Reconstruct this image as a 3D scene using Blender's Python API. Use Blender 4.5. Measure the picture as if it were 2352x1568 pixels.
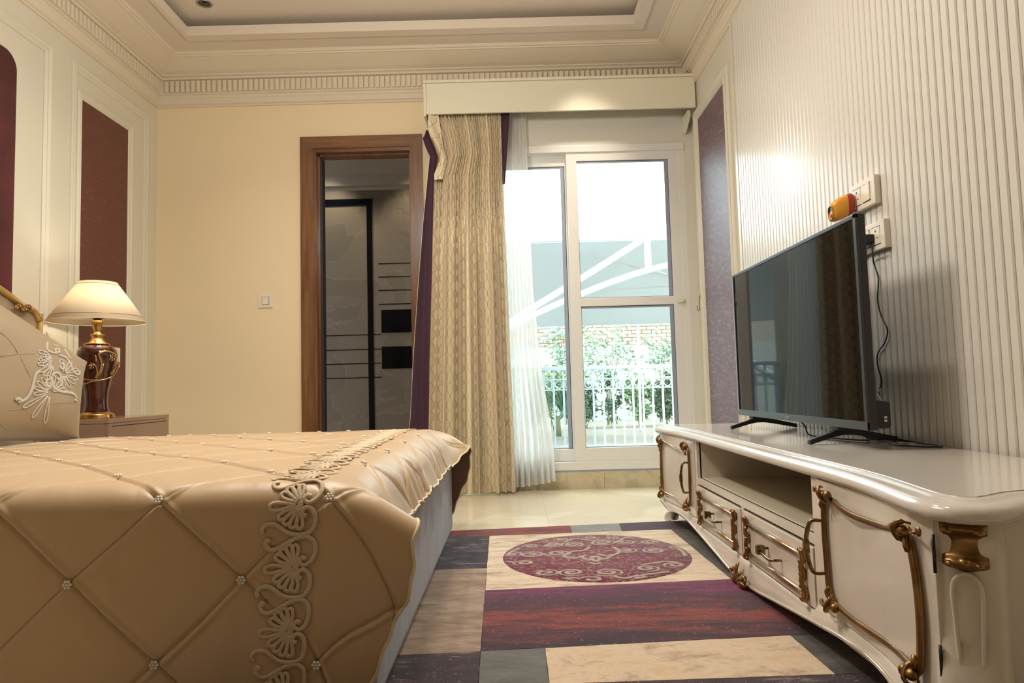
import bpy, bmesh, math, random
import numpy as np
from mathutils import Vector, Matrix, noise

for o in list(bpy.data.objects): bpy.data.objects.remove(o, do_unlink=True)
scene = bpy.context.scene
COL = scene.collection
rnd = random.Random(7)
PI = math.pi

# ------------------------------------------------------------------ camera, sky, light, exposure
cam_d = bpy.data.cameras.new('camera'); cam = bpy.data.objects.new('camera', cam_d); COL.objects.link(cam)
cam_d.sensor_width = 36.0; cam_d.lens = 36.0*1560/2352; cam_d.clip_start = .02; cam_d.clip_end = 300
R_ = [[0.999648942522561, 0.026490696976847864, -0.00048444525676093333],
      [0.0012792106942031238, -0.06651895609856244, -0.9977843414784366],
      [-0.026464227431115598, 0.9974334421169359, -0.06652949130450228]]
m4 = Matrix(R_).to_4x4(); m4.translation = (0, 0, .72)
cam.matrix_world = m4
scene.camera = cam

vs = scene.view_settings
vs.view_transform = 'Standard'; vs.look = 'None'; vs.gamma = 1.0; vs.use_curve_mapping = False
vs.exposure = 0.42

world = bpy.data.worlds.new('world'); scene.world = world; world.use_nodes = True
wn = world.node_tree
wn.nodes['Background'].inputs[0].default_value = (.86, .94, 1.0, 1)
wn.nodes['Background'].inputs[1].default_value = 8.5

def lamp(name, kind, loc, power, color, rot=(0, 0, 0), size=.1, spot=None, blend=.5, size_y=None):
    d = bpy.data.lights.new(name, kind); d.energy = power; d.color = color
    if kind == 'AREA':
        d.size = size
        if size_y: d.shape = 'RECTANGLE'; d.size_y = size_y
    elif kind == 'SUN': d.angle = size
    else: d.shadow_soft_size = size
    if spot: d.spot_size = spot; d.spot_blend = blend
    o = bpy.data.objects.new(name, d); COL.objects.link(o); o.location = loc; o.rotation_euler = rot
    return o
WARM = (1.0, .945, .87)
ADDED_DOWNLIGHTS = [(-1.3, 3.3), (.1, 3.3), (-1.3, 2.1), (.1, 2.1)]
# downlights added out of view in the ceiling recess to light the room
for i, (x, y) in enumerate(ADDED_DOWNLIGHTS):
    lamp('added_downlight_lamp', 'SPOT', (x, y, 3.14), 34, WARM, (0, 0, 0), .05, math.radians(130), .8)
lamp('added_fill_lamp', 'POINT', (-.6, 2.3, 2.36), 64, WARM, size=.16)  # fill lamp added out of view to brighten walls and ceiling recess
lamp('pelmet_spot_lamp', 'SPOT', (.55, 3.85, 3.14), 48, (1, .9, .75), (math.radians(38), 0, 0), .05, math.radians(48), 1.0)
lamp('hall_lamp', 'SPOT', (-1.75, 6.05, 2.95), 22, (1, .85, .62), (math.radians(22), 0, 0), .04, math.radians(85), .7)
lamp('hall_lamp', 'SPOT', (-.85, 6.05, 2.95), 18, (1, .85, .62), (math.radians(22), 0, 0), .04, math.radians(85), .7)

# ------------------------------------------------------------------ helpers
def lin(c):
    def f(v):
        v /= 255.0
        return v/12.92 if v <= .04045 else ((v+.055)/1.055)**2.4
    return (f(c[0]), f(c[1]), f(c[2]), 1)

def mat(name, color, rough=.5, metal=0., spec=.5, noise_amt=0., noise_scale=8., bump=0., bump_scale=60., coat=0.,
        sheen=0., stretch=(1, 1, 1), color2=None, ramp=(.35, .65), detail=4):
    m = bpy.data.materials.new(name); m.use_nodes = True
    nt = m.node_tree; b = nt.nodes['Principled BSDF']
    b.inputs['Base Color'].default_value = lin(color); b.inputs['Roughness'].default_value = rough
    b.inputs['Metallic'].default_value = metal; b.inputs['Specular IOR Level'].default_value = spec
    b.inputs['Coat Weight'].default_value = coat; b.inputs['Coat Roughness'].default_value = .08
    b.inputs['Sheen Weight'].default_value = sheen
    if color2 or bump:
        tc = nt.nodes.new('ShaderNodeTexCoord'); mp = nt.nodes.new('ShaderNodeMapping'); mp.inputs['Scale'].default_value = stretch
        nt.links.new(tc.outputs['Object'], mp.inputs[0])
    if color2:
        n = nt.nodes.new('ShaderNodeTexNoise'); n.inputs['Scale'].default_value = noise_scale; n.inputs['Detail'].default_value = detail
        nt.links.new(mp.outputs[0], n.inputs['Vector'])
        r = nt.nodes.new('ShaderNodeValToRGB'); r.color_ramp.elements[0].position = ramp[0]; r.color_ramp.elements[1].position = ramp[1]
        r.color_ramp.elements[0].color = lin(color); r.color_ramp.elements[1].color = lin(color2)
        nt.links.new(n.outputs[0], r.inputs[0]); nt.links.new(r.outputs[0], b.inputs['Base Color'])
    if bump:
        n2 = nt.nodes.new('ShaderNodeTexNoise'); n2.inputs['Scale'].default_value = bump_scale; n2.inputs['Detail'].default_value = 5
        nt.links.new(mp.outputs[0], n2.inputs['Vector'])
        bp = nt.nodes.new('ShaderNodeBump'); bp.inputs['Strength'].default_value = bump; bp.inputs['Distance'].default_value = .01
        nt.links.new(n2.outputs[0], bp.inputs['Height']); nt.links.new(bp.outputs[0], b.inputs['Normal'])
    return m

class MB:
    def __init__(s): s.v = []; s.f = []; s.sm = []; s.uv = None
    def add(s, vs, fs, smooth=False):
        n = len(s.v); s.v += [tuple(v) for v in vs]; s.f += [tuple(i+n for i in f) for f in fs]; s.sm += [smooth]*len(fs); return s
    def box(s, x0, x1, y0, y1, z0, z1, bev=0):
        if bev <= 0:
            v = [(x, y, z) for z in (z0, z1) for y in (y0, y1) for x in (x0, x1)]
            return s.add(v, [(0, 2, 3, 1), (4, 5, 7, 6), (0, 1, 5, 4), (2, 6, 7, 3), (0, 4, 6, 2), (1, 3, 7, 5)])
        b = min(bev, (x1-x0)/2.01, (y1-y0)/2.01, (z1-z0)/2.01)
        bm = bmesh.new(); bmesh.ops.create_cube(bm, size=1)
        for v in bm.verts: v.co = Vector(((x0+x1)/2+v.co.x*(x1-x0), (y0+y1)/2+v.co.y*(y1-y0), (z0+z1)/2+v.co.z*(z1-z0)))
        bmesh.ops.bevel(bm, geom=bm.edges[:], offset=b, segments=2, affect='EDGES', profile=.7)
        s.bm(bm); return s
    def bm(s, bm, smooth=False):
        bm.verts.index_update()
        s.add([tuple(v.co) for v in bm.verts], [tuple(v.index for v in f.verts) for f in bm.faces], smooth); bm.free(); return s
    def poly(s, pts, axis, a0, a1):
        """prism: pts 2-D outline, extruded along axis from a0 to a1. axis 'x': pts=(y,z); 'y': pts=(x,z); 'z': pts=(x,y)"""
        def P(p, a): return (a, p[0], p[1]) if axis == 'x' else ((p[0], a, p[1]) if axis == 'y' else (p[0], p[1], a))
        n = len(pts); v = [P(p, a0) for p in pts]+[P(p, a1) for p in pts]
        f = [tuple(range(n))[::-1], tuple(range(n, 2*n))]+[(i, (i+1) % n, (i+1) % n+n, i+n) for i in range(n)]
        return s.add(v, f)
    def lathe(s, prof, c=(0, 0), n=32, cap=True):
        v = []; f = []
        for r, z in prof:
            for i in range(n):
                a = 2*PI*i/n; v.append((c[0]+r*math.cos(a), c[1]+r*math.sin(a), z))
        for j in range(len(prof)-1):
            for i in range(n):
                f.append((j*n+i, j*n+(i+1) % n, (j+1)*n+(i+1) % n, (j+1)*n+i))
        s.add(v, f, True)
        if cap:
            k = len(s.v)-len(v)
            s.f.append(tuple(k+i for i in range(n))[::-1]); s.sm.append(False)
            k2 = k+(len(prof)-1)*n
            s.f.append(tuple(k2+i for i in range(n))); s.sm.append(False)
        return s
    def tube(s, pts, r, n=8, flat=None, closed=False, up=None):
        """pts: list of 3-D points; r: radius or list. flat=(normal, factor): squash along normal"""
        pts = [Vector(p) for p in pts]; N = len(pts)
        rr = r if isinstance(r, (list, tuple)) else [r]*N
        v = []; f = []; prev = None
        for i, p in enumerate(pts):
            if closed: t = pts[(i+1) % N]-pts[i-1]
            else: t = pts[min(i+1, N-1)]-pts[max(i-1, 0)]
            if t.length < 1e-9: t = Vector((0, 0, 1))
            t.normalize()
            if up is not None:
                a = Vector(up[i] if isinstance(up, list) else up); a = a-t*a.dot(t)
                if a.length < 1e-6: a = t.orthogonal()
                a.normalize()
            elif prev is None: a = t.orthogonal().normalized()
            else:
                a = prev-t*prev.dot(t)
                a = a.normalized() if a.length > 1e-6 else t.orthogonal().normalized()
            prev = a; b = t.cross(a)
            fa = flat if flat else 1.
            for k in range(n):
                th = 2*PI*k/n
                v.append(p+a*math.cos(th)*rr[i]*fa+b*math.sin(th)*rr[i])
        M = N if closed else N-1
        for i in range(M):
            j = (i+1) % N
            for k in range(n):
                f.append((i*n+k, i*n+(k+1) % n, j*n+(k+1) % n, j*n+k))
        s.add(v, f, True)
        if not closed:
            k = len(s.v)-len(v)
            s.f.append(tuple(k+i for i in range(n))[::-1]); s.sm.append(True)
            s.f.append(tuple(k+(N-1)*n+i for i in range(n))); s.sm.append(True)
        return s
    def ball(s, c, r, sc=(1, 1, 1), n=10, m=6, rot=None):
        v = []; f = []
        for j in range(m+1):
            ph = PI*j/m
            for i in range(n):
                th = 2*PI*i/n
                p = Vector((r*sc[0]*math.sin(ph)*math.cos(th), r*sc[1]*math.sin(ph)*math.sin(th), r*sc[2]*math.cos(ph)))
                if rot: p = rot @ p
                v.append(Vector(c)+p)
        for j in range(m):
            for i in range(n):
                f.append((j*n+i, (j+1)*n+i, (j+1)*n+(i+1) % n, j*n+(i+1) % n))
        return s.add(v, f, True)
    def grid(s, P, smooth=True, uv=None):
        """P: numpy array (nu,nv,3)"""
        nu, nv = P.shape[:2]; n = len(s.v)
        s.v += [tuple(p) for p in P.reshape(-1, 3).tolist()]
        i, j = np.meshgrid(np.arange(nu-1), np.arange(nv-1), indexing='ij')
        a = (i*nv+j).ravel()+n
        fs = np.stack([a, a+nv, a+nv+1, a+1], 1).tolist()
        s.f += [tuple(q) for q in fs]; s.sm += [smooth]*len(fs)
        if uv is not None: s.uv = (s.uv or [])+[tuple(q) for q in uv.reshape(-1, 2).tolist()]
        return s
    def build(s, name, material, parent=None, local=False, label=None, kind=None):
        me = bpy.data.meshes.new(name); off = Vector((0, 0, 0))
        if parent is not None and not local: off = WORLD[parent]
        vv = [(v[0]-off.x, v[1]-off.y, v[2]-off.z) for v in s.v] if off.length > 0 else s.v
        me.from_pydata(vv, [], s.f)
        me.polygons.foreach_set('use_smooth', s.sm)
        if s.uv:
            ul = me.uv_layers.new(name='UVMap'); li = np.zeros(len(me.loops), dtype=np.int32); me.loops.foreach_get('vertex_index', li)
            ul.data.foreach_set('uv', np.array(s.uv)[li].ravel())
        if isinstance(material, (list, tuple)):
            for q in material: me.materials.append(q)
        else: me.materials.append(material)
        me.update()
        o = bpy.data.objects.new(name, me); COL.objects.link(o)
        if parent is not None: o.parent = parent; WORLD[o] = off if not local else Vector((0, 0, 0))
        else: WORLD[o] = Vector((0, 0, 0))
        if label: o['label'] = label
        if kind: o['kind'] = kind
        return o
WORLD = {}
def solid_fix(o, thick, off=0):
    m = o.modifiers.new('thickness', 'SOLIDIFY'); m.thickness = thick; m.offset = off; return o
def bevel(o, w=.002, seg=2):
    m = o.modifiers.new('bevel', 'BEVEL'); m.width = w; m.segments = seg; m.limit_method = 'ANGLE'; return o
def tag(o, label, cat, group=None, kind=None):
    o['label'] = label; o['category'] = cat
    if group: o['group'] = group
    if kind: o['kind'] = kind
    return o
def thing(name, label, cat, loc=(0, 0, 0), group=None, rotz=0):
    o = bpy.data.objects.new(name, None); COL.objects.link(o); o.location = loc; o.rotation_euler = (0, 0, rotz)
    o.empty_display_size = .1; WORLD[o] = Vector(loc)
    return tag(o, label, cat, group)
def structure(o): o['kind'] = 'structure'; return o
def s_empty(name, loc=(0, 0, 0)):
    o = bpy.data.objects.new(name, None); COL.objects.link(o); o.location = loc; o['kind'] = 'structure'; WORLD[o] = Vector(loc); return o
def dup_part(src, parent, dloc):
    c = src.copy(); COL.objects.link(c); c.parent = parent; c.location = src.location+Vector(dloc); return c
def smooth_path(pts, n=8, closed=False):
    P = [Vector(p) for p in pts]; out = []; N = len(P)
    rng = range(N if closed else N-1)
    for i in rng:
        if closed: p0, p1, p2, p3 = P[i-1], P[i], P[(i+1) % N], P[(i+2) % N]
        else: p0, p1, p2, p3 = P[max(i-1, 0)], P[i], P[i+1], P[min(i+2, N-1)]
        for k in range(n):
            t = k/n
            out.append(.5*((2*p1)+(-p0+p2)*t+(2*p0-5*p1+4*p2-p3)*t*t+(-p0+3*p1-3*p2+p3)*t**3))
    if not closed: out.append(P[-1])
    return out
def sstep(a, b, x):
    t = np.clip((x-a)/(b-a), 0, 1); return t*t*(3-2*t)

# ------------------------------------------------------------------ materials
M = {}
M['wall_yellow'] = mat('cream yellow wall paint', (232, 214, 178), .75, bump=.03, bump_scale=150)
M['wall_white'] = mat('off white wall and cool shade', (218, 214, 202), .6)
M['panel_white'] = mat('satin white panel paint', (214, 208, 190), .38)
M['slat'] = mat('satin white slat lacquer', (214, 209, 198), .27)
M['ceiling'] = mat('ceiling paint', (216, 204, 188), .8)
M['cornice'] = mat('plaster cornice paint', (218, 206, 184), .75)
M['pelmet'] = mat('cream laminate', (226, 220, 198), .25)
M['upvc'] = mat('white window frame', (228, 226, 220), .3)
M['gasket'] = mat('black window gasket', (44, 48, 58), .5)
M['spacer'] = mat('grey window spacer', (150, 158, 172), .4)
M['bezel'] = mat('black plastic', (26, 26, 28), .32)
M['black'] = mat('matt black plastic', (16, 16, 17), .45)
M['brass'] = mat('polished brass', (196, 156, 96), .25, metal=1)
M['gold'] = mat('antique gold', (158, 122, 74), .38, metal=.9, color2=(108, 80, 48), noise_scale=22, ramp=(.35, .8))
M['gold_light'] = mat('worn pale gold', (196, 168, 128), .22, metal=.95, color2=(214, 200, 184), noise_scale=14)
M['pull'] = mat('aged brass pull', (150, 126, 84), .25, metal=1, color2=(90, 72, 46), noise_scale=60)
M['lacquer'] = mat('ivory lacquer', (222, 211, 194), .22, coat=.3)
M['lacquer_in'] = mat('ivory lacquer inside', (200, 190, 165), .45)
M['lacquer_top'] = mat('glossy ivory top', (212, 203, 192), .13, coat=.25)
M['plate'] = mat('cream switch plastic', (228, 218, 200), .35)
M['plate_dark'] = mat('socket gap', (60, 54, 46), .6)
M['yellow'] = mat('yellow plastic', (226, 160, 50), .3)
M['red'] = mat('red plastic', (170, 40, 28), .3)
M['cord'] = mat('cord', (60, 34, 24), .5)
M['lampbody'] = mat('maroon glazed ceramic', (66, 26, 18), .12, coat=.5)
M['maroonpaper'] = None
M['night'] = mat('taupe lacquer', (150, 122, 100), .22, coat=.4)
M['sheet'] = mat('white cotton', (226, 220, 210), .85, bump=.15, bump_scale=40)
M['bedbase'] = mat('grey velvet upholstery', (98, 88, 88), .9, color2=(118, 108, 106), noise_scale=5, stretch=(1, 3, .5), sheen=.4, bump=.1, bump_scale=120)
M['bead'] = mat('pearl', (240, 232, 220), .18, coat=.5)
M['thread'] = mat('cream chenille thread', (222, 200, 168), .8, bump=.5, bump_scale=500)
M['thread_w'] = mat('white chenille thread', (206, 196, 180), .8, bump=.5, bump_scale=500)
M['piping'] = mat('cream piping', (228, 212, 176), .6)
M['velvet_red'] = mat('burgundy velvet', (66, 14, 16), .85, color2=(92, 30, 30), noise_scale=5, sheen=.08, ramp=(.4, .75), detail=8)
M['purple'] = mat('aubergine lining', (58, 24, 44), .75, sheen=.2)
M['headboard'] = mat('taupe headboard fabric', (160, 136, 112), .8)
M['rubber'] = M['black']
M['chrome'] = mat('chrome', (190, 190, 190), .15, metal=1)

def paper(name, base, streak, rough=.35, p0=.56):
    m = bpy.data.materials.new(name); m.use_nodes = True; nt = m.node_tree; b = nt.nodes['Principled BSDF']
    tc = nt.nodes.new('ShaderNodeTexCoord'); mp = nt.nodes.new('ShaderNodeMapping'); mp.inputs['Scale'].default_value = (1, 4, 18); mp.inputs['Rotation'].default_value = (.35, 0, 0)
    n = nt.nodes.new('ShaderNodeTexNoise'); n.inputs['Scale'].default_value = 3.2; n.inputs['Detail'].default_value = 12; n.inputs['Roughness'].default_value = .72
    r = nt.nodes.new('ShaderNodeValToRGB'); e = r.color_ramp.elements
    e[0].position = p0; e[0].color = lin(base); e[1].position = .8; e[1].color = lin(streak)
    nt.links.new(tc.outputs['Object'], mp.inputs[0]); nt.links.new(mp.outputs[0], n.inputs['Vector']); nt.links.new(n.outputs[0], r.inputs[0]); nt.links.new(r.outputs[0], b.inputs['Base Color'])
    b.inputs['Roughness'].default_value = rough
    bp = nt.nodes.new('ShaderNodeBump'); bp.inputs['Strength'].default_value = .25; bp.inputs['Distance'].default_value = .002
    nt.links.new(n.outputs[0], bp.inputs['Height']); nt.links.new(bp.outputs[0], b.inputs['Normal'])
    return m
M['paper_l'] = paper('brown textured wallcovering', (96, 52, 42), (150, 108, 96), .45)
M['paper_r'] = paper('purple textured wallcovering', (106, 82, 88), (166, 146, 156), .5, .50)

def wood(name, c1, c2, stretch=(14, 14, 1.2), rough=.3):
    m = mat(name, c1, rough, color2=c2, noise_scale=2.5, stretch=stretch, ramp=(.3, .7), detail=6, coat=.15); return m
M['wood_v'] = wood('walnut brown veneer upright', (96, 62, 38), (132, 92, 60))
M['wood_h'] = wood('walnut brown veneer across', (96, 62, 38), (132, 92, 60), (1.2, 14, 14))

def marble(name, base, vein, scale, rough, vpos=(.47, .5, .53)):
    m = bpy.data.materials.new(name); m.use_nodes = True; nt = m.node_tree; b = nt.nodes['Principled BSDF']
    tc = nt.nodes.new('ShaderNodeTexCoord')
    n = nt.nodes.new('ShaderNodeTexNoise'); n.inputs['Scale'].default_value = scale; n.inputs['Detail'].default_value = 8; n.inputs['Distortion'].default_value = 1.2
    r = nt.nodes.new('ShaderNodeValToRGB'); e = r.color_ramp.elements
    e[0].position = vpos[0]; e[0].color = lin(base); e[1].position = vpos[2]; e[1].color = lin(tuple(.94*c for c in base))
    k = e.new(vpos[1]); k.color = lin(vein)
    nt.links.new(tc.outputs['Object'], n.inputs['Vector']); nt.links.new(n.outputs[0], r.inputs[0]); nt.links.new(r.outputs[0], b.inputs['Base Color'])
    b.inputs['Roughness'].default_value = rough
    return m
M['floor'] = marble('cream polished marble', (222, 210, 184), (212, 196, 166), 1.6, .12, (.4, .5, .6))
M['plinth'] = marble('beige marble plinth', (198, 184, 150), (206, 194, 164), 5, .25, (.4, .5, .6))
M['hallstone'] = marble('grey brown marble', (122, 112, 98), (134, 123, 108), 1.6, .35, (.49, .5, .51))
M['hallblack'] = mat('black glass inlay', (10, 12, 18), .12)

def satin(name, base, rough=.38):
    m = mat(name, base, rough, sheen=.15, bump=.06, bump_scale=25)
    b = m.node_tree.nodes['Principled BSDF']; b.inputs['Anisotropic'].default_value = .3
    b.inputs['Specular IOR Level'].default_value = .7
    return m
M['satin'] = satin('champagne satin', (198, 168, 129), .46)
M['satin_back'] = mat('satin underside with brown shade', (122, 92, 76), .6)  # shading of the underside is put into this brown
M['cushion'] = satin('beige satin cushion', (158, 138, 108), .42)

def brocade():
    m = bpy.data.materials.new('cream brocade with trellis'); m.use_nodes = True; nt = m.node_tree; b = nt.nodes['Principled BSDF']
    L = nt.links.new
    uv = nt.nodes.new('ShaderNodeUVMap'); sp = nt.nodes.new('ShaderNodeSeparateXYZ'); L(uv.outputs[0], sp.inputs[0])
    def mth(op, a, b_=None, c=None):
        n = nt.nodes.new('ShaderNodeMath'); n.operation = op
        for i, q in enumerate((a, b_, c)):
            if q is None: continue
            if isinstance(q, (int, float)): n.inputs[i].default_value = q
            else: L(q, n.inputs[i])
        return n.outputs[0]
    W = .075; Pd = .19
    s = mth('SINE', mth('MULTIPLY', sp.outputs['Y'], 2*PI/Pd))
    s2 = mth('SINE', mth('MULTIPLY', sp.outputs['Y'], 4*PI/Pd))
    w = mth('ADD', mth('MULTIPLY', s, W*.5), mth('MULTIPLY', s2, W*.12))
    out = None
    for sg in (1, -1):
        for ph in (0.,):
            x = mth('ADD', mth('MULTIPLY', w, sg), mth('ADD', sp.outputs['X'], W*ph))
            fr = mth('ABSOLUTE', mth('SUBTRACT', mth('FRACT', mth('DIVIDE', x, W)), .5))
            ln = mth('LESS_THAN', fr, .045)
            out = ln if out is None else mth('MAXIMUM', out, ln)
            if ph == 0. : pass
    mix = nt.nodes.new('ShaderNodeMix'); mix.data_type = 'RGBA'
    mix.inputs['A'].default_value = lin((226, 212, 180)); mix.inputs['B'].default_value = lin((170, 146, 116))
    L(mth('MULTIPLY', out, .8), mix.inputs['Factor']); L(mix.outputs['Result'], b.inputs['Base Color'])
    b.inputs['Roughness'].default_value = .36; b.inputs['Sheen Weight'].default_value = .15
    return m
M['brocade'] = brocade()

def sheer():
    m = bpy.data.materials.new('white sheer voile'); m.use_nodes = True; nt = m.node_tree; L = nt.links.new
    out = nt.nodes['Material Output']; nt.nodes.remove(nt.nodes['Principled BSDF'])
    tr = nt.nodes.new('ShaderNodeBsdfTransparent'); tl = nt.nodes.new('ShaderNodeBsdfTranslucent'); df = nt.nodes.new('ShaderNodeBsdfDiffuse')
    tl.inputs[0].default_value = lin((240, 240, 238)); df.inputs[0].default_value = lin((238, 236, 230))
    a = nt.nodes.new('ShaderNodeMixShader'); a.inputs[0].default_value = .45; L(df.outputs[0], a.inputs[1]); L(tl.outputs[0], a.inputs[2])
    lw = nt.nodes.new('ShaderNodeLayerWeight'); lw.inputs[0].default_value = .35
    mr = nt.nodes.new('ShaderNodeMapRange'); mr.inputs['To Min'].default_value = .68; mr.inputs['To Max'].default_value = .95; L(lw.outputs['Facing'], mr.inputs['Value'])
    c = nt.nodes.new('ShaderNodeMixShader'); L(mr.outputs[0], c.inputs[0]); L(tr.outputs[0], c.inputs[1]); L(a.outputs[0], c.inputs[2])
    L(c.outputs[0], out.inputs[0]); return m
M['sheer'] = sheer()

def glass():
    m = bpy.data.materials.new('clear glass'); m.use_nodes = True; nt = m.node_tree; L = nt.links.new
    out = nt.nodes['Material Output']; nt.nodes.remove(nt.nodes['Principled BSDF'])
    tr = nt.nodes.new('ShaderNodeBsdfTransparent'); tr.inputs[0].default_value = (.9, .96, .96, 1)
    gl = nt.nodes.new('ShaderNodeBsdfGlossy'); gl.inputs['Roughness'].default_value = .01
    lw = nt.nodes.new('ShaderNodeLayerWeight'); lw.inputs[0].default_value = .5
    pw = nt.nodes.new('ShaderNodeMath'); pw.operation = 'POWER'; L(lw.outputs['Facing'], pw.inputs[0]); pw.inputs[1].default_value = 5
    fr = nt.nodes.new('ShaderNodeMath'); fr.operation = 'MULTIPLY_ADD'; L(pw.outputs[0], fr.inputs[0]); fr.inputs[1].default_value = .8; fr.inputs[2].default_value = .04
    c = nt.nodes.new('ShaderNodeMixShader'); L(fr.outputs[0], c.inputs[0]); L(tr.outputs[0], c.inputs[1]); L(gl.outputs[0], c.inputs[2])
    L(c.outputs[0], out.inputs[0]); return m
M['glass'] = glass()

def screen():
    m = mat('tv screen', (6, 6, 7), .03); b = m.node_tree.nodes['Principled BSDF']; b.inputs['IOR'].default_value = 1.25; return m
M['screen'] = screen()

def shade():
    m = bpy.data.materials.new('lit cream lampshade'); m.use_nodes = True; nt = m.node_tree; L = nt.links.new
    out = nt.nodes['Material Output']; nt.nodes.remove(nt.nodes['Principled BSDF'])
    tl = nt.nodes.new('ShaderNodeBsdfTranslucent'); df = nt.nodes.new('ShaderNodeBsdfDiffuse')
    tl.inputs[0].default_value = lin((253, 241, 216)); df.inputs[0].default_value = lin((246, 234, 210))
    a = nt.nodes.new('ShaderNodeMixShader'); a.inputs[0].default_value = .4; L(df.outputs[0], a.inputs[1]); L(tl.outputs[0], a.inputs[2])
    L(a.outputs[0], out.inputs[0]); return m
M['shade'] = shade()
def emit(name, c, s):
    m = bpy.data.materials.new(name); m.use_nodes = True; b = m.node_tree.nodes['Principled BSDF']
    b.inputs['Base Color'].default_value = lin(c); b.inputs['Emission Color'].default_value = lin(c); b.inputs['Emission Strength'].default_value = s; return m
M['bulb'] = emit('glowing bulb', (255, 226, 170), 12)

# ------------------------------------------------------------------ room shell
XL, XR, YB, YF, ZC = -2.52, 1.33, 4.79, -1.9, 3.08
T = .14
DO = (-1.40, -.68, 2.465)          # doorway (x0, x1, top)
WI = (-.43, 1.275, .128, 2.44)     # window opening
wb = MB()
wb.box(XL-T, DO[0], YB, YB+T, 0, 3.3).box(DO[0], DO[1], YB, YB+T, DO[2], 3.3).box(DO[1], WI[0]-.05, YB, YB+T, 0, 3.3)
wall_back = structure(wb.build('wall_back', M['wall_yellow']))
wr = MB().box(WI[0]-.05, WI[0], YB, YB+T, 0, 3.3).box(WI[0], WI[1], YB, YB+T, WI[3], 3.3).box(WI[1], XR+T, YB, YB+T, 0, 3.3).box(WI[0], WI[1], YB, YB+T, 0, WI[2]-.001)
wr.build('window_surround', M['wall_white'], wall_back)  # above the window the off-white stands in for cream wall in cool shade
wall_left = structure(MB().box(XL-T, XL, YF, YB, 0, 3.3).build('wall_left', M['panel_white']))
wall_right = structure(MB().box(XR, XR+T, YF, YB, 0, 3.3).build('wall_right', M['panel_white']))
structure(MB().box(XL-T, XR+T, YF-T, YF, 0, 3.3).build('wall_front', mat('dark brown fill cutter', (96, 66, 44), .5)))  # unseen wall; its dark colour is made up to cut fill from the front
floor = structure(MB().box(XL-T, XR+T, YF-T, YB+T, -.06, -.004).build('floor', M['plinth']))
tile = None
TS = .8
ix0 = -4; 
for i in range(-4, 3):
    for j in range(-3, 6):
        x0, x1 = max(i*TS+.17, XL), min((i+1)*TS+.17, XR); y0, y1 = max(j*TS+.55, YF), min((j+1)*TS+.55, YB)
        if x1-x0 < .05 or y1-y0 < .05: continue
        MB().box(x0+.0006, x1-.0006, y0+.0006, y1-.0006, -.004, 0).build('tile', M['floor'], floor)

# ceiling: soffit ring, recessed tray
TX0, TX1, TY0, TY1 = -2.07, .855, -1.2, 4.30
ceil = MB()
ceil.box(XL-T, TX0, YF-T, YB+T, ZC, ZC+.05).box(TX1, XR+T, YF-T, YB+T, ZC, ZC+.05)
ceil.box(TX0, TX1, TY1, YB+T, ZC, ZC+.05).box(TX0, TX1, YF-T, TY0, ZC, ZC+.05)
ceil.box(TX0-.2, TX1+.2, TY0-.2, TY1+.2, ZC+.11, ZC+.3)
ceil.box(TX0-.25, TX0-.2, TY0-.25, TY1+.25, ZC+.05, ZC+.3).box(TX1+.2, TX1+.25, TY0-.25, TY1+.25, ZC+.05, ZC+.3)
ceil.box(TX0-.2, TX1+.2, TY1+.2, TY1+.25, ZC+.05, ZC+.3).box(TX0-.2, TX1+.2, TY0-.25, TY0-.2, ZC+.05, ZC+.3)
ceiling = structure(ceil.build('ceiling', M['ceiling']))
tr = MB()
w = .075
for (x0, x1, y0, y1) in ((TX0-.03, TX0, TY0-w, TY1+w), (TX1, TX1+w, TY0-w, TY1+w), (TX0, TX1, TY1, TY1+w), (TX0, TX1, TY0-w, TY0)):
    tr.box(x0, x1, y0, y1, ZC-.012, ZC)
tr.build('tray_border', M['ceiling'], ceiling)

# cornices: profile (distance from wall, z)
prof = [(0, 2.795), (.012, 2.795), (.012, 2.806), (.026, 2.812), (.026, 2.846), (.034, 2.852), (.034, 2.872), (.046, 2.874), (.046, 2.972),
        (.07, 2.976), (.076, 2.984), (.07, 2.993), (.085, 2.996), (.085, 3.004), (.12, 3.012), (.18, 3.034), (.235, 3.054), (.245, 3.054), (.25, 3.062), (.262, 3.062), (.268, 3.068), (.268, 3.08), (0, 3.08)]
def cornice(name, a, b, n):
    """a,b: corner points on wall line, n: inward normal; mitred ends"""
    a, b, n = Vector(a), Vector(b), Vector(n); t = (b-a).normalized(); mb = MB()
    v = []
    for P0, s in ((a, 1), (b, -1)):
        for d, z in prof:
            q = P0+n*d+t*(d*s); v.append((q.x, q.y, z))
    k = len(prof)
    mb.add(v, [(i, (i+1) % k, (i+1) % k+k, i+k) for i in range(k)]+[tuple(range(k))[::-1], tuple(range(k, 2*k))])
    o = structure(mb.build(name, M['cornice']))
    L = (b-a).length; pitch = .0377; N = int((L-.16)/pitch)
    base = None
    for i in range(N):
        s = .08+(i+.5)*pitch
        q = a+t*s
        if base is None:
            h = .0135
            d = MB()
            c1 = [q-t*h+n*.046, q+t*h+n*.046, q+t*h*.9+n*.064, q-t*h*.9+n*.064]
            d.add([(p.x, p.y, z) for z in (2.885, 2.966) for p in c1], [(0, 3, 2, 1), (4, 5, 6, 7), (0, 1, 5, 4), (1, 2, 6, 5), (2, 3, 7, 6), (3, 0, 4, 7)])
            base = d.build('dentil', M['cornice'], o); q0 = q
        else:
            dup_part(base, o, q-q0)
    return o
cornice('trim_1', (XL, YB, 0), (XR, YB, 0), (0, -1, 0))
cornice('trim_2', (XL, YF, 0), (XL, YB, 0), (1, 0, 0))
cornice('trim_3', (XR, YF, 0), (XR, YB, 0), (-1, 0, 0))

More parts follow.
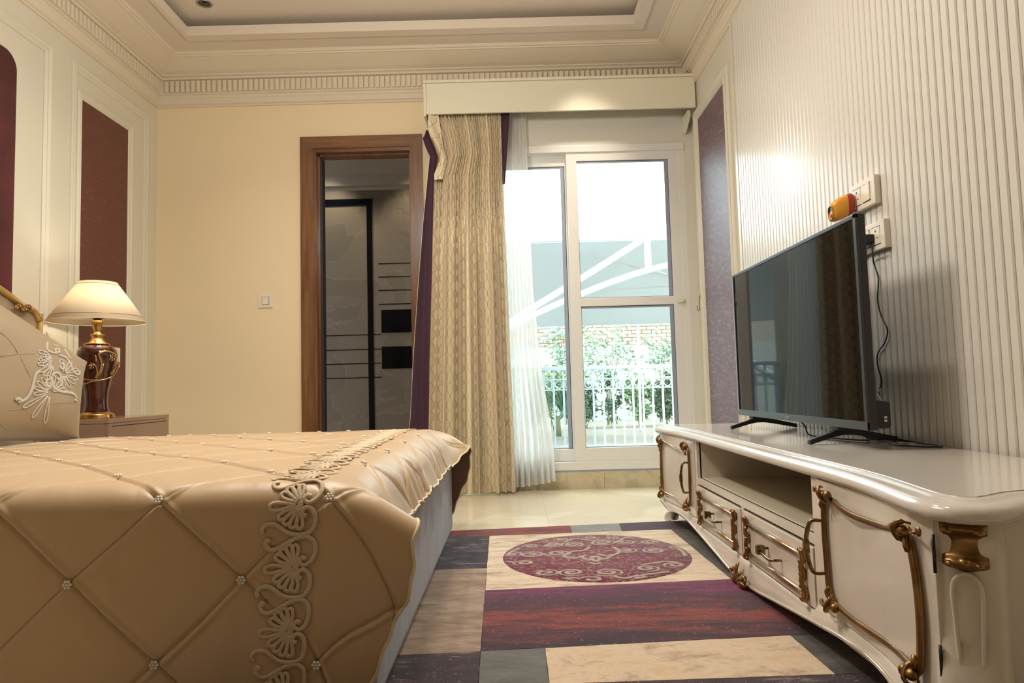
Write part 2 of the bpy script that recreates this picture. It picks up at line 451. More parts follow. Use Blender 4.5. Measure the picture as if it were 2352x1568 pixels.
def frame_rect(parent, name, x, sgn, y0, y1, z0, z1, w, h, m, prof=None):
    """picture-frame moulding on a side wall: x wall plane, sgn inward direction; outer rect, width w, height h"""
    pr = prof or [(0, 0), (0, h*.6), (w*.2, h), (w*.45, h*.55), (w*.75, h*.8), (w, h*.3), (w, 0)]
    mb = MB(); k = len(pr); v = []
    for (cy, cz, sy, sz) in ((y0, z0, 1, 1), (y1, z0, -1, 1), (y1, z1, -1, -1), (y0, z1, 1, -1)):
        for d, hh in pr: v.append((x+sgn*hh, cy+sy*d, cz+sz*d))
    f = []
    for c in range(4):
        n = (c+1) % 4
        for i in range(k-1): f.append((c*k+i, c*k+i+1, n*k+i+1, n*k+i))
    mb.add(v, f, False)
    return mb.build(name, m, parent)

# left wall panelling
frame_rect(wall_left, 'panel_moulding', XL, 1, 3.835, 4.66, .25, 2.69, .05, .014, M['panel_white'])
frame_rect(wall_left, 'panel_moulding', XL, 1, 3.885, 4.46, .3, 2.535, .045, .018, M['panel_white'])
MB().box(XL, XL+.005, 3.928, 4.417, .342, 2.49).build('wallcovering_panel', M['paper_l'], wall_left)
frame_rect(wall_left, 'panel_moulding', XL, 1, 1.275, 3.655, .25, 2.67, .05, .02, M['panel_white'])
frame_rect(wall_left, 'panel_moulding', XL, 1, .3, 1.1, .25, 2.69, .05, .014, M['panel_white'])
# right wall: framed wallcovering, then vertical slats
frame_rect(wall_right, 'panel_moulding', XR, -1, 3.90, 4.66, .22, 2.60, .055, .02, M['panel_white'])
frame_rect(wall_right, 'panel_moulding', XR, -1, 3.955, 4.60, .28, 2.55, .028, .026, M['panel_white'])
MB().box(XR-.008, XR, 3.983, 4.572, .3, 2.525).build('wallcovering_panel', M['paper_r'], wall_right)
MB().box(XR-.014, XR, 3.80, 3.835, 0, 2.84).build('pilaster_strip', M['panel_white'], wall_right)
MB().box(XR-.0065, XR, YF+.01, 3.80, 0, 2.85).build('slat_backing', M['slat'], wall_right)
pitch = .0377; y = 3.775; base = None; k = 0
while y > YF+.03:
    if base is None:
        hw = pitch/2-.0028
        d = MB(); cs = [(XR, y-hw), (XR-.009, y-hw), (XR-.0125, y-hw+.0035), (XR-.0125, y+hw-.0035), (XR-.009, y+hw), (XR, y+hw)]
        d.poly([(a, b) for a, b in cs][::-1], 'z', 0, 2.85)
        base = d.build('slat', M['slat'], wall_right); y0s = y
    else: dup_part(base, wall_right, (0, y-y0s, 0))
    y -= pitch; k += 1

# marble plinth under the window
plx = [WI[0]-.05, -.05, .62, 1.33]
bs = s_empty('baseboard_back')
for a, b in zip(plx[:-1], plx[1:]):
    MB().box(a+.001, b-.001, YB-.012, YB, 0, WI[2]-.012, ).build('stone_slab', M['plinth'], bs)
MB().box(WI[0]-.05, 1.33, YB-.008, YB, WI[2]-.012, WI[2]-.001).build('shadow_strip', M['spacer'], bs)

# ------------------------------------------------------------------ window
win = s_empty('window_1', (0, YB, 0))
fy0, fy1 = YB+.0, YB+.11
fr = MB()
x0, x1, z0, z1 = WI
fr.box(x0, x1, fy0-.01, fy1, z0, z0+.055, .004).box(x0, x1, fy0-.01, fy1, z1-.05, z1, .004).box(x0, x0+.045, fy0, fy1, z0+.055, z1-.05, .003).box(x1-.045, x1, fy0, fy1, z0+.055, z1-.05, .003)
fr.build('frame', M['upvc'], win)
def sash(xa, xb, za, zb, ya, yb, st, muntin=None, bot=None, top=None):
    bot = bot or st; top = top or st
    mb = MB(); mb.box(xa, xa+st, ya, yb, za, zb, .004).box(xb-st, xb, ya, yb, za, zb, .004).box(xa+st-.002, xb-st+.002, ya, yb, za, za+bot, .004).box(xa+st-.002, xb-st+.002, ya, yb, zb-top, zb, .004)
    o = mb.build('sash', M['upvc'], win)
    gx0, gx1, gz0, gz1 = xa+st, xb-st, za+bot, zb-top
    g = MB()
    panes = [(gz0, gz1)]
    if muntin:
        panes = [(gz0, muntin[0]), (muntin[1], gz1)]
        MB().box(gx0-.003, gx1+.003, ya+.003, yb-.003, muntin[0], muntin[1], .006).build('glazing_bar', M['upvc'], win)
    for a, b in panes:
        gk = MB(); e = .004; yg = (ya+yb)/2
        for (p, q, r, s) in ((gx0, gx1, a, a+e), (gx0, gx1, b-e, b), (gx0, gx0+e, a, b), (gx1-e, gx1, a, b)): gk.box(p, q, yg-.005, yg+.005, r, s)
        gk.build('gasket', M['gasket'], win)
        sp = MB(); sp.box(gx1-.030, gx1-.0045, yg-.013, yg-.0055, a+.004, b-.004); sp.box(gx0+.0045, gx1-.030, yg-.013, yg-.0055, b-.016, b-.005)
        sp.build('spacer_bar', M['spacer'], win)
        MB().box(gx0, gx1, yg-.003, yg+.003, a, b).build('pane', M['glass'], win)
    return o
sash(.425, 1.235, .175, 2.40, YB+.005, YB+.05, .075, (1.275, 1.335), .105, .072)
sash(-.39, .47, .185, 2.395, YB+.058, YB+.10, .055, None, .085, .085)
MB().box(1.185, 1.235, YB-.012, YB+.005, 1.285, 1.312, .004).box(1.208, 1.228, YB-.03, YB-.01, 1.288, 1.306, .003).build('window_latch', M['plate'], win)

# hook on the right wall beside the window
hp = smooth_path([(XR-.0, 4.70, 1.315), (XR-.014, 4.70, 1.31), (XR-.016, 4.70, 1.26), (XR-.016, 4.70, 1.225), (XR-.024, 4.70, 1.212), (XR-.033, 4.70, 1.222), (XR-.033, 4.70, 1.25)], 5)
hk = MB().tube(hp, .0022, 6); hk.box(XR-.006, XR, 4.693, 4.707, 1.296, 1.33, .002)
tag(hk.build('tieback_hook', M['bezel']), 'small dark metal tieback hook on the white panelling right of the window', 'hook')

# ------------------------------------------------------------------ doorway and hall
door = s_empty('door_1', (DO[0], YB, 0))
cw = .088; dz = 2.55
def mitre(xa, xb, za, zb, corners): pass
cs = MB()
xo0, xo1 = -1.482, -.605
MB().poly([(xo0, 0), (DO[0]-.003+.012, 0), (DO[0]+.009, dz-cw), (xo0, dz)], 'y', YB-.02, YB-.0005).build('casing', M['wood_v'], door)
MB().poly([(xo1, 0), (xo1, dz), (DO[1]-.009, dz-cw), (DO[1]-.009, 0)], 'y', YB-.02, YB-.0005).build('casing', M['wood_v'], door)
MB().poly([(xo0, dz), (DO[0]+.009, dz-cw), (DO[1]-.009, dz-cw), (xo1, dz)], 'y', YB-.02, YB-.0005).build('casing', M['wood_h'], door)
j = MB().box(DO[0], DO[0]+.03, YB-.012, YB+T+.02, 0, DO[2]-.03, .002).build('jamb', M['wood_v'], door)
MB().box(DO[1]-.02, DO[1], YB-.012, YB+T+.02, 0, DO[2]-.03, .002).build('jamb', M['wood_v'], door)
MB().box(DO[0], DO[1], YB-.012, YB+T+.02, DO[2]-.03, DO[2], .002).build('head_jamb', M['wood_h'], door)
MB().box(DO[0]+.03, DO[0]+.042, YB+.04, YB+.065, 0, DO[2]-.03).box(DO[1]-.032, DO[1]-.02, YB+.04, YB+.065, 0, DO[2]-.03).box(DO[0]+.03, DO[1]-.02, YB+.04, YB+.065, DO[2]-.042, DO[2]-.03).build('door_stop', M['wood_v'], door)
MB().box(DO[0]+.043, DO[0]+.052, YB+.068, YB+.14, 0, DO[2]-.045).build('seal_strip', M['gasket'], door)

HY = 6.5
hall = MB().box(-2.9, -.46, HY, HY+.1, 0, 3.2).build('wall_hall', M['hallstone']); structure(hall)
structure(MB().box(-3.0, -2.9, YB+T, HY+.1, 0, 3.2).build('wall_hall_left', M['hallstone']))
structure(MB().box(-.56, -.46, YB+T, HY, 0, 3.2).build('wall_hall_right', M['hallstone']))
structure(MB().box(-3.0, -.46, YB+T, HY+.1, -.06, 0).build('floor_hall', M['floor']))
hc = MB().box(-3.0, -.46, YB+T, HY+.1, 3.05, 3.25)
hc.poly([(HY, 2.665), (HY, 3.05), (HY-.35, 3.05), (HY-.35, 3.0), (HY-.20, 2.93), (HY-.09, 2.80), (HY-.07, 2.79), (HY-.05, 2.70), (HY-.02, 2.69)], 'x', -2.9, -.56)
hallceil = structure(hc.build('ceiling_hall', mat('hall ceiling paint', (180, 172, 160), .35)))
MB().box(-2.6, -1.322, HY-.012, HY, 2.515, 2.58).build('black_inlay', M['hallblack'], hall)
MB().box(-1.375, -1.322, HY-.012, HY, .05, 2.515).build('black_inlay', M['hallblack'], hall)
for z in (1.94, 1.81, 1.68, 1.545):
    MB().box(-1.27, -.56, HY-.003, HY, z-.004, z+.004).build('groove', M['hallblack'], hall)
for z in (1.255, 1.115, .98, .845):
    MB().box(-2.6, -1.25, HY-.003, HY, z-.004, z+.004).build('groove', M['hallblack'], hall)
for za, zb in ((1.27, 1.49), (.925, 1.135)):
    MB().box(-1.245, -.6, HY-.012, HY, za, zb, .002).build('black_glass_panel', M['hallblack'], hall)

# ------------------------------------------------------------------ light switch and sockets
sw = thing('light_switch', 'square cream light switch on the yellow wall left of the doorway', 'switch', (-1.735, YB, 1.374))
MB().box(-1.785, -1.687, YB-.009, YB, 1.325, 1.424, .004).build('plate', M['plate'], sw)
MB().box(-1.762, -1.710, YB-.0115, YB-.008, 1.346, 1.402, .002).build('surround_gap', M['plate_dark'], sw)
MB().box(-1.760, -1.712, YB-.014, YB-.008, 1.348, 1.400, .003).build('rocker', M['plate'], sw)

def socket(name, label, y0, y1, z0, z1, rocker_first):
    X = XR-.0125
    t = thing(name, label, 'socket', (XR, (y0+y1)/2, (z0+z1)/2))
    MB().box(X-.022, X, y0, y1, z0, z1, .004).build('plate', M['plate'], t)
    H = z1-z0; W_ = y1-y0; n = 3
    for k in range(2):
        a = y0+W_*(.16 if k == 0 else .54); b = a+W_*.30
        zz0, zz1 = z0+H*.2, z1-H*.2
        MB().box(X-.0235, X-.02, a-.002, b+.002, zz1, zz1+.002).box(X-.0235, X-.02, a-.002, b+.002, zz0-.002, zz0).build('module_gap', M['plate_dark'], t, kind='stuff')
        if (k == 0) == rocker_first:
            mid = (a+b)/2
            MB().box(X-.027, X-.02, a, mid-.0008, zz0, zz1, .002).build('rocker', M['plate'], t)
            MB().box(X-.025, X-.02, mid+.0008, b, zz0, zz1, .002).build('rocker', M['plate'], t)
        else:
            MB().box(X-.024, X-.02, a, b, zz0, zz1, .002).build('socket_face', M['plate'], t)
            hm = MB()
            for (dy, dz_, r) in ((0, .017, .0042), (-.01, -.008, .0034), (.01, -.008, .0034)):
                c = Vector((X-.0243, (a+b)/2+dy, (zz0+zz1)/2+dz_)); hm.tube([c, c+Vector((.003, 0, 0))], r, 10)
            hm.build('socket_hole', M['plate_dark'], t)
    return t
socket('wall_socket', 'cream double socket plate with rocker, highest on the slatted wall', 2.36, 2.535, 1.334, 1.437, True)
socket('wall_socket', 'lower cream socket plate half hidden behind the television top corner', 2.315, 2.49, 1.166, 1.267, False)
ls = thing('wall_socket', 'cream socket plate on the brown wall panel behind the lamp', 'socket', (XL+.006, 4.27, .97))
MB().box(XL+.005, XL+.017, 4.20, 4.335, .91, 1.035, .004).build('plate', M['plate'], ls)
MB().box(XL+.016, XL+.0195, 4.225, 4.27, .935, 1.01, .002).build('socket_face', M['plate'], ls)
MB().box(XL+.016, XL+.022, 4.278, 4.312, .935, 1.01, .002).build('rocker', M['plate'], ls)

# yellow and red plug-in device
va = thing('plug_in_device', 'yellow and red plug-in device in the upper socket above the television', 'plug-in device', (XR-.035, 2.49, 1.36))
cy = 2.508
sec = []
P = []
for i in range(13):
    t = i/12; x = XR-.04-.085*t
    s_ = [.7, .9, 1, 1, 1.02, 1.04, 1.04, 1.02, 1, .97, .92, .82, .6][i]
    zc = 1.372-.035*t
    row = []
    for k in range(20):
        a = 2*PI*k/20; ca, sa = math.cos(a), math.sin(a)
        row.append((x, cy+.030*s_*np.sign(ca)*abs(ca)**.6, zc+.042*s_*np.sign(sa)*abs(sa)**.6))
    row.append(row[0]); P.append(row)
P = np.array(P)
MB().grid(P[:5]).build('red_back', M['red'], va)
yb = MB().grid(P[4:]); yb.f.append(tuple(len(yb.v)-21+k for k in range(20))); yb.sm.append(True)
yb.build('yellow_body', M['yellow'], va)
MB().ball((XR-.12, cy-.006, 1.325), .011, (.7, 1, 1.3)).build('button', M['red'], va)
MB().box(XR-.042, XR-.034, cy-.02, cy+.02, 1.345, 1.39, .003).build('plug_base', M['plate'], va)
# black power plug and cord
pg = thing('power_plug', 'black power plug with long thin cord hanging down the slatted wall', 'plug', (XR-.035, 2.44, 1.215))
MB().box(XR-.085, XR-.036, 2.375, 2.45, 1.198, 1.226, .006).build('plug_body', M['black'], pg)
XC = XR-.018
def on(x, y, X=None, Y=None, Z=None):
    d = Matrix(R_) @ Vector((x-1176, -(y-784), -1560)); c = Vector((0, 0, .72))
    t = (X-c.x)/d.x if X is not None else ((Y-c.y)/d.y if Y is not None else (Z-c.z)/d.z)
    return c+d*t
cp = [on(x, y, X=XC-(.05 if y < 570 else 0)) for x, y in ((2003, 566), (2006, 600), (2017, 640), (2016, 690), (2024, 725), (2038, 757), (2033, 785), (2016, 812), (2016, 840), (2025, 875), (2018, 905))]+[Vector((1.2, 2.2, .63)), Vector((1.13, 2.12, .62))]
MB().tube(smooth_path(cp, 6), .0026, 6).build('cord', M['black'], pg)

# ------------------------------------------------------------------ pelmet
PY = 4.58
pl = thing('curtain_pelmet', 'long cream pelmet box across the top of the window', 'pelmet', (.38, PY, 2.615))
bevel(MB().box(-.548, 1.315, PY, PY+.018, 2.615, 2.832).build('front_board', M['pelmet'], pl), .002)
MB().box(-.566, 1.327, PY-.012, PY+.02, 2.833, 2.851, .003).build('top_lip', M['pelmet'], pl)
MB().box(-.566, 1.327, PY+.02, YB-.002, 2.833, 2.851).build('top_board', M['pelmet'], pl)
MB().box(-.566, -.549, PY-.002, YB-.002, 2.60, 2.832, .002).build('side_board', M['pelmet'], pl)
MB().poly([(YB-.16, 2.615), (YB-.002, 2.615), (YB-.002, 2.50), (YB-.03, 2.50), (YB-.16, 2.575)], 'x', 1.27, 1.29).build('bracket', M['pelmet'], pl)
MB().box(-.53, 1.26, 4.64, 4.665, 2.70, 2.72, .003).box(-.53, 1.26, 4.71, 4.735, 2.70, 2.72, .003).build('curtain_track', M['upvc'], pl)

# ------------------------------------------------------------------ patterned curtain
def interp(z, pts):
    zs = [p[0] for p in pts]; xs = [p[1] for p in pts]; return np.interp(z, zs, xs)
CY = 4.630
cur = thing('patterned_curtain', 'heavy cream trellis-patterned curtain with aubergine edge bunched at left of the window', 'curtain', (-.25, CY, 0))
nu, nv = 520, 150
zz = np.linspace(2.66, .012, nv); u = np.linspace(0, 1, nu)
leftE = [(0, -.60), (.45, -.585), (.9, -.565), (1.4, -.545), (1.9, -.525), (2.2, -.51), (2.35, -.455), (2.45, -.47), (2.56, -.50), (2.64, -.525)]
rightE = [(0, .008), (.4, .006), (.9, -.006), (1.4, -.012), (2.0, -.025), (2.4, -.03), (2.64, -.03)]
def z_at(a): return a
# irregular fold phase along the cloth
ph = np.cumsum(1+.45*np.sin(np.linspace(0, 23, nu))+.3*np.sin(np.linspace(0, 61, nu)+1)); ph = (ph-ph[0])/(ph[-1]-ph[0])
P = np.zeros((nu, nv, 3)); UV = np.zeros((nu, nv, 2))
for jx, z in enumerate(zz):
    t = (2.632-z)/2.62
    xl, xr = interp(z, leftE[::1]), interp(z, rightE)
    big = np.sin(2*PI*ph*10.5+.5); fine = np.sin(2*PI*ph*25)
    wt = sstep(.08, .42, np.array(t))
    amp = (1-wt)*.016+wt*(.044+.014*t)
    f = (1-wt)*fine+wt*(.75*big+.25*np.sin(2*PI*ph*19+2*t+1))
    f = np.sign(f)*np.abs(f)**.8
    x = xl+(xr-xl)*(u*.92+ph*.08)+.006*wt*np.cos(2*PI*ph*10.5+.5)
    env = 1-.4*np.abs(2*u-1)**6
    yy = CY+.02-amp*f*env-.03*wt*np.sin(PI*u)
    P[:, jx, 0] = x; P[:, jx, 1] = yy; P[:, jx, 2] = z
    UV[:, jx, 0] = u*1.35; UV[:, jx, 1] = z
clo = MB().grid(P, True, UV).build('curtain_cloth', M['brocade'], cur)
# aubergine band turning along the left edge
nb, nz = 24, 80
zb = np.linspace(2.52, .012, nz)
outer = [(0, -.80), (.5, -.70), (.9, -.674), (1.4, -.632), (1.9, -.585), (2.2, -.55), (2.33, -.535), (2.42, -.575), (2.47, -.585), (2.49, -.562), (2.53, -.555)]
inner = [(0, -.59), (.5, -.575), (.9, -.565), (1.4, -.542), (1.9, -.522), (2.2, -.505), (2.33, -.48), (2.4, -.50), (2.47, -.53), (2.53, -.545)]
P = np.zeros((nb, nz, 3))
for jx, z in enumerate(zb):
    a, b = interp(z, outer), interp(z, inner)
    s = np.linspace(0, 1, nb)
    P[:, jx, 0] = a+(b-a)*s; P[:, jx, 1] = CY-.012+.02*s-.010*np.sin(s*7+z*1.2)*min(1, (2.6-z)); P[:, jx, 2] = z
MB().grid(P).build('edge_band', M['purple'], cur, label='aubergine edge band of the curtain')
pe = [Vector(p) for p in P[0].tolist()]
MB().tube(pe[::2], .0016, 5).build('band_piping', M['piping'], cur)
P = np.zeros((8, 20, 3))
for jx, z in enumerate(np.linspace(2.66, 2.13, 20)):
    t = (2.632-z)/.5; a, b = -.035-.0*t, .028-.045*t
    P[:, jx, 0] = np.linspace(a, max(b, a+.003), 8); P[:, jx, 1] = CY+.015+.012*np.sin(np.linspace(0, 3, 8)); P[:, jx, 2] = z
MB().grid(P).build('edge_band', M['purple'], cur, label='aubergine edge band of the curtain')
# fold of brocade at the upper left, hanging over the band
P = np.zeros((16, 30, 3)); UV = np.zeros((16, 30, 2))
for jx, z in enumerate(np.linspace(2.66, 2.16, 30)):
    a = interp(z, [(2.1, -.505), (2.2, -.505), (2.28, -.47), (2.33, -.46), (2.42, -.50), (2.5, -.54), (2.64, -.535)]); b = interp(z, [(2.1, -.46), (2.2, -.44), (2.3, -.415), (2.4, -.44), (2.64, -.47)])
    s = np.linspace(0, 1, 16)
    P[:, jx, 0] = a+(b-a)*s; P[:, jx, 1] = CY-.035+.02*s*s+.01*np.sin(s*5+z*9); P[:, jx, 2] = z
    UV[:, jx, 0] = s*.1; UV[:, jx, 1] = z+s*.05
MB().grid(P, True, UV).build('folded_edge', M['brocade'], cur)

# ------------------------------------------------------------------ sheer curtain
sh = thing('sheer_curtain', 'white see-through net curtain hanging between the patterned curtain and the glass', 'curtain', (.12, 4.72, 0))
nu, nv = 200, 60
P = np.zeros((nu, nv, 3)); u = np.linspace(0, 1, nu)
for jx, z in enumerate(np.linspace(2.66, .03, nv)):
    xl = interp(z, [(0, -.12), (1.2, -.08), (2.64, -.06)]); xr = interp(z, [(0, .272), (.35, .262), (.8, .20), (1.4, .155), (2.0, .145), (2.64, .14)])
    t = (2.632-z)/2.6
    f = np.sin(2*PI*(u*11+.6*np.sin(u*5)))
    P[:, jx, 0] = xl+(xr-xl)*u+.004*np.cos(2*PI*u*11); P[:, jx, 1] = 4.742-(.008+.022*t)*f-.04*t*u**2; P[:, jx, 2] = z+.045*u**3*(t**4)
MB().grid(P).build('net_cloth', M['sheer'], sh)
hem = P[:, -5:, :].copy(); hem[:, :, 1] -= .0015
MB().grid(hem).build('hem', M['sheer'], sh)

# ------------------------------------------------------------------ downlights
def downlight(x, y, label):
    t = thing('downlight', label, 'ceiling light', (x, y, ZC+.11), 'downlights in the ceiling recess')
    z = ZC+.11
    MB().lathe([(.036, z-.001), (.046, z-.001), (.047, z-.005), (.036, z-.006), (.036, z-.001)], (x, y), 32, False).build('rim', M['chrome'], t)
    MB().lathe([(.036, z-.004), (.032, z-.001), (.02, z-.0008), (.001, z-.0006)], (x, y), 24, False).build('reflector', M['chrome_dark'], t)
    MB().ball((x, y, z-.004), .012, (1, 1, .5)).build('bulb', M['glassbulb'], t)

M['chrome_dark'] = mat('dark reflector', (90, 88, 84), .2, metal=1)
M['glassbulb'] = mat('bulb glass', (70, 68, 64), .1)
downlight(-1.885, 4.14, 'round chrome downlight in the recessed ceiling near its back left corner')
for (x, y), q in zip(ADDED_DOWNLIGHTS, ('above the far pillow side of the bed', 'above the rug medallion', 'above the near pillow side of the bed', 'above the rug beside the television')): downlight(x, y, 'added unseen round chrome downlight in the ceiling recess '+q)  # fixtures for the added downlights, all out of view

# ------------------------------------------------------------------ burgundy wall panel
wp = thing('upholstered_wall_panel', 'tall burgundy velvet wall panel with rounded corner above the bed headboard', 'wall panel', (XL+.002, 2.465, .9))
def rrect(a0, a1, b0, b1, r, n=8):
    out = []
    for cx, cy_, s in ((a1-r, b1-r, 0), (a0+r, b1-r, 1), (a0+r, b0+r, 2), (a1-r, b0+r, 3)):
        for k in range(n+1):
            t = (s+k/n)*PI/2; out.append((cx+r*math.cos(t), cy_+r*math.sin(t)))
    return out
o = MB().poly(rrect(1.57, 3.362, .7, 2.475, .09), 'x', XL+.002, XL+.04).build('velvet_pad', M['velvet_red'], wp); bevel(o, .012, 4)
MB().tube([(XL+.012, a, b) for a, b in rrect(1.562, 3.370, .692, 2.483, .095)], .006, 6, closed=True).build('edge_bead', M['panel_white'], wp)

# ------------------------------------------------------------------ bed
bed = thing('bed', 'double bed with grey velvet base and gilt framed headboard against the left wall', 'bed', (-1.36, 2.465, 0))
BX0, BX1, BY0, BY1 = -2.40, -.315, 1.52, 3.42
bb = MB().box(BX0, BX1, BY0, BY1, .03, .36, .02).build('base', M['bedbase'], bed); 
for v in bb.data.vertices: pass
MB().box(BX0+.02, BX1-.125, BY0+.02, BY1-.02, .362, .512, .06).build('mattress', M['sheet'], bed)
for x in (BX0+.1, BX1-.1):
    for y in (BY0+.1, BY1-.1): MB().lathe([(.02, .0155), (.025, .032)], (x, y), 12).build('leg', M['black'], bed)
# headboard with gilt frame
hb_out = [(1.47, .0), (3.46, .0), (3.46, 1.06), (3.455, 1.12), (3.42, 1.165), (3.36, 1.18), (3.33, 1.185), (3.24, 1.225), (3.05, 1.29), (2.8, 1.35), (2.465, 1.38), (2.13, 1.35), (1.88, 1.29), (1.69, 1.225), (1.60, 1.185), (1.57, 1.18), (1.51, 1.165), (1.475, 1.12), (1.47, 1.06)]
MB().poly(hb_out, 'x', XL+.045, XL+.10).build('headboard', M['headboard'], bed)
fr_ = smooth_path([(XL+.105, a, b) for a, b in hb_out[1:]], 5)
MB().tube(fr_, .016, 8).build('headboard_frame', mat('pale gilt wood', (206, 168, 104), .35, metal=.7), bed)
def leafscroll(mb, c, e1, e2, n, s=1., seed=0):
    """small carved scroll: c centre; e1,e2 plane axes; n normal"""
    c, e1, e2, n = Vector(c), Vector(e1), Vector(e2), Vector(n)
    def p(a, b, h=0): return c+e1*a*s+e2*b*s+n*h*s
    sp = [p(.014*math.cos(t)*(1-t/9), .014*math.sin(t)*(1-t/9), .006) for t in np.linspace(0, 7, 16)]
    mb.tube(sp, .005*s, 6)
    mb.ball(p(0, 0, .008), .009*s)
    return mb
hf = MB()
for y in (3.31, 1.62):
    for k in range(5): leafscroll(hf, (XL+.12, y+.02*k-.04, 1.165+.01*math.sin(k*2)), (0, 1, 0), (0, 0, 1), (1, 0, 0), 1.1)
hf.build('headboard_carving', M['gold'], bed, kind='stuff')

# ------------------------------------------------------------------ coverlet
W = BY1-BY0+.04; Y0c = BY0-.02; TOPZ = .535; HANG = .462
A0, A1, AB = -1.96, -.205, -.46
def cover_base(a, b):
    """a: along the bed, b: across (0 at near top edge, W at far); negative / >W hangs down. numpy arrays"""
    a = np.asarray(a, float); b = np.asarray(b, float)
    r = .06
    bc = np.clip(b, 0, W)
    dn = np.where(b < r, r-b, 0); df = np.where(b > W-r, b-(W-r), 0)
    d = np.maximum(dn, df); q = PI/2*r
    ang = np.clip(d/q, 0, 1)*PI/2
    y_in = np.where(dn > 0, r-r*np.sin(ang), np.where(df > 0, W-r+r*np.sin(ang), bc))
    drop = r*(1-np.cos(ang))+np.maximum(d-q, 0)
    hang = np.maximum(d-q, 0)
    sgn = np.where(dn > 0, -1., 1.)
    y = Y0c+y_in
    # slight outward swing of the hanging sides
    y = y+sgn*np.where(d > 0, .012*sstep(0, .3, hang)+.012*np.sin(a*9+sgn)*sstep(.05, .45, hang), 0)
    z = TOPZ-drop-.016*(1-sstep(0, .4, np.minimum(bc, W-bc)))
    # droop over the foot
    w = sstep(.0, .22, np.minimum(bc, W-bc))
    thmax = np.radians(27+44*w)
    s = np.clip(a-AB, 0, None); rp = .17
    # integrate the curve: angle grows linearly over rp, then constant
    t = np.minimum(s, rp); k = thmax/rp
    dx = np.sin(k*t)/k; dz = (1-np.cos(k*t))/k
    rest = np.maximum(s-rp, 0)
    dx = dx+rest*np.cos(thmax); dz = dz+rest*np.sin(thmax)
    x = np.where(s > 0, AB+dx*(1-.5*sstep(0, .4, hang)*1.0), a)
    # far flap stays out
    z = z-dz*(1-.25*sstep(.1, .45, hang))
    return np.stack([x, y, z], -1)
HX, HB = .187, .1725
def lattice(a, b):
    """signed distances to the two families of tuck lines and the nearest node"""
    p = (a+.408)/HX; q = b/HB
    u = (p+q)/2; v = (p-q)/2
    L = 1/math.hypot(1/HX, 1/HB)*2
    wob = .012*np.sin(a*13+b*7)
    du = (u+wob-np.round(u+wob))*L; dv = (v-wob-np.round(v-wob))*L
    return du, dv, L
def fold_noise(a, b):
    f = np.vectorize(lambda x, y: noise.noise(Vector((x*5, y*3.2, 0)))*.6+noise.noise(Vector((x*14, y*7, 4)))*.3)
    return f(a, b)
def cover_h(a, b, nz=None):
    du, dv, L = lattice(a, b)
    band = np.exp(-((a+.485+.03*b)/.055)**4)      # plain under the embroidery
    h = 0
    for d in (du, dv):
        h = h-.0058*np.exp(-(np.abs(d)/.0038)**1.3)+.0042*np.exp(-((d-.010)/.006)**2)
    puff = (1-np.exp(-(du/.03)**2))*(1-np.exp(-(dv/.03)**2))*.0035
    h = h*(1-.9*band)+puff*(1-.6*band)
    nd = np.exp(-(du**2+dv**2)/.018**2)
    return h-.004*nd
def normals(P):
    du = np.gradient(P, axis=0); dv = np.gradient(P, axis=1)
    n = np.cross(du, dv); n /= np.linalg.norm(n, axis=-1, keepdims=True)+1e-9
    return n
na, nbb = 500, 800
aa = np.linspace(A0, A1, na); bbv = np.linspace(-HANG, W+HANG, nbb)
Ag, Bg = np.meshgrid(aa, bbv, indexing='ij')
edgewob = .004*np.sin(Bg*37)+.003*np.sin(Bg*81+1)
Pb = cover_base(Ag+edgewob*sstep(-.3, A1, Ag), Bg)
Nb = normals(Pb)
lo = fold_noise(Ag[::6, ::6], Bg[::6, ::6])
from_idx = lambda arr, n0, n1: np.array([[0]])
def upsample(S, na, nb):
    i = np.linspace(0, S.shape[0]-1, na); j = np.linspace(0, S.shape[1]-1, nb)
    i0 = np.minimum(i.astype(int), S.shape[0]-2); j0 = np.minimum(j.astype(int), S.shape[1]-2); fi = (i-i0)[:, None]; fj = (j-j0)[None]
    return S[i0][:, j0]*(1-fi)*(1-fj)+S[i0+1][:, j0]*fi*(1-fj)+S[i0][:, j0+1]*(1-fi)*fj+S[i0+1][:, j0+1]*fi*fj
wr_ = upsample(lo, na, nbb)
H_ = cover_h(Ag, Bg)+.006*wr_
foot = sstep(-.40, -.25, Ag)*sstep(0, .1, np.minimum(Bg, W-Bg))
H_ = H_+foot*.005*np.sin(Bg*48+3*np.sin(Bg*9))
Pc = Pb+Nb*H_[..., None]
bed_cov = thing('coverlet', 'champagne satin pintucked coverlet with embroidered band and pearl clusters on the bed', 'bedspread', (-1.0, 2.465, .53))
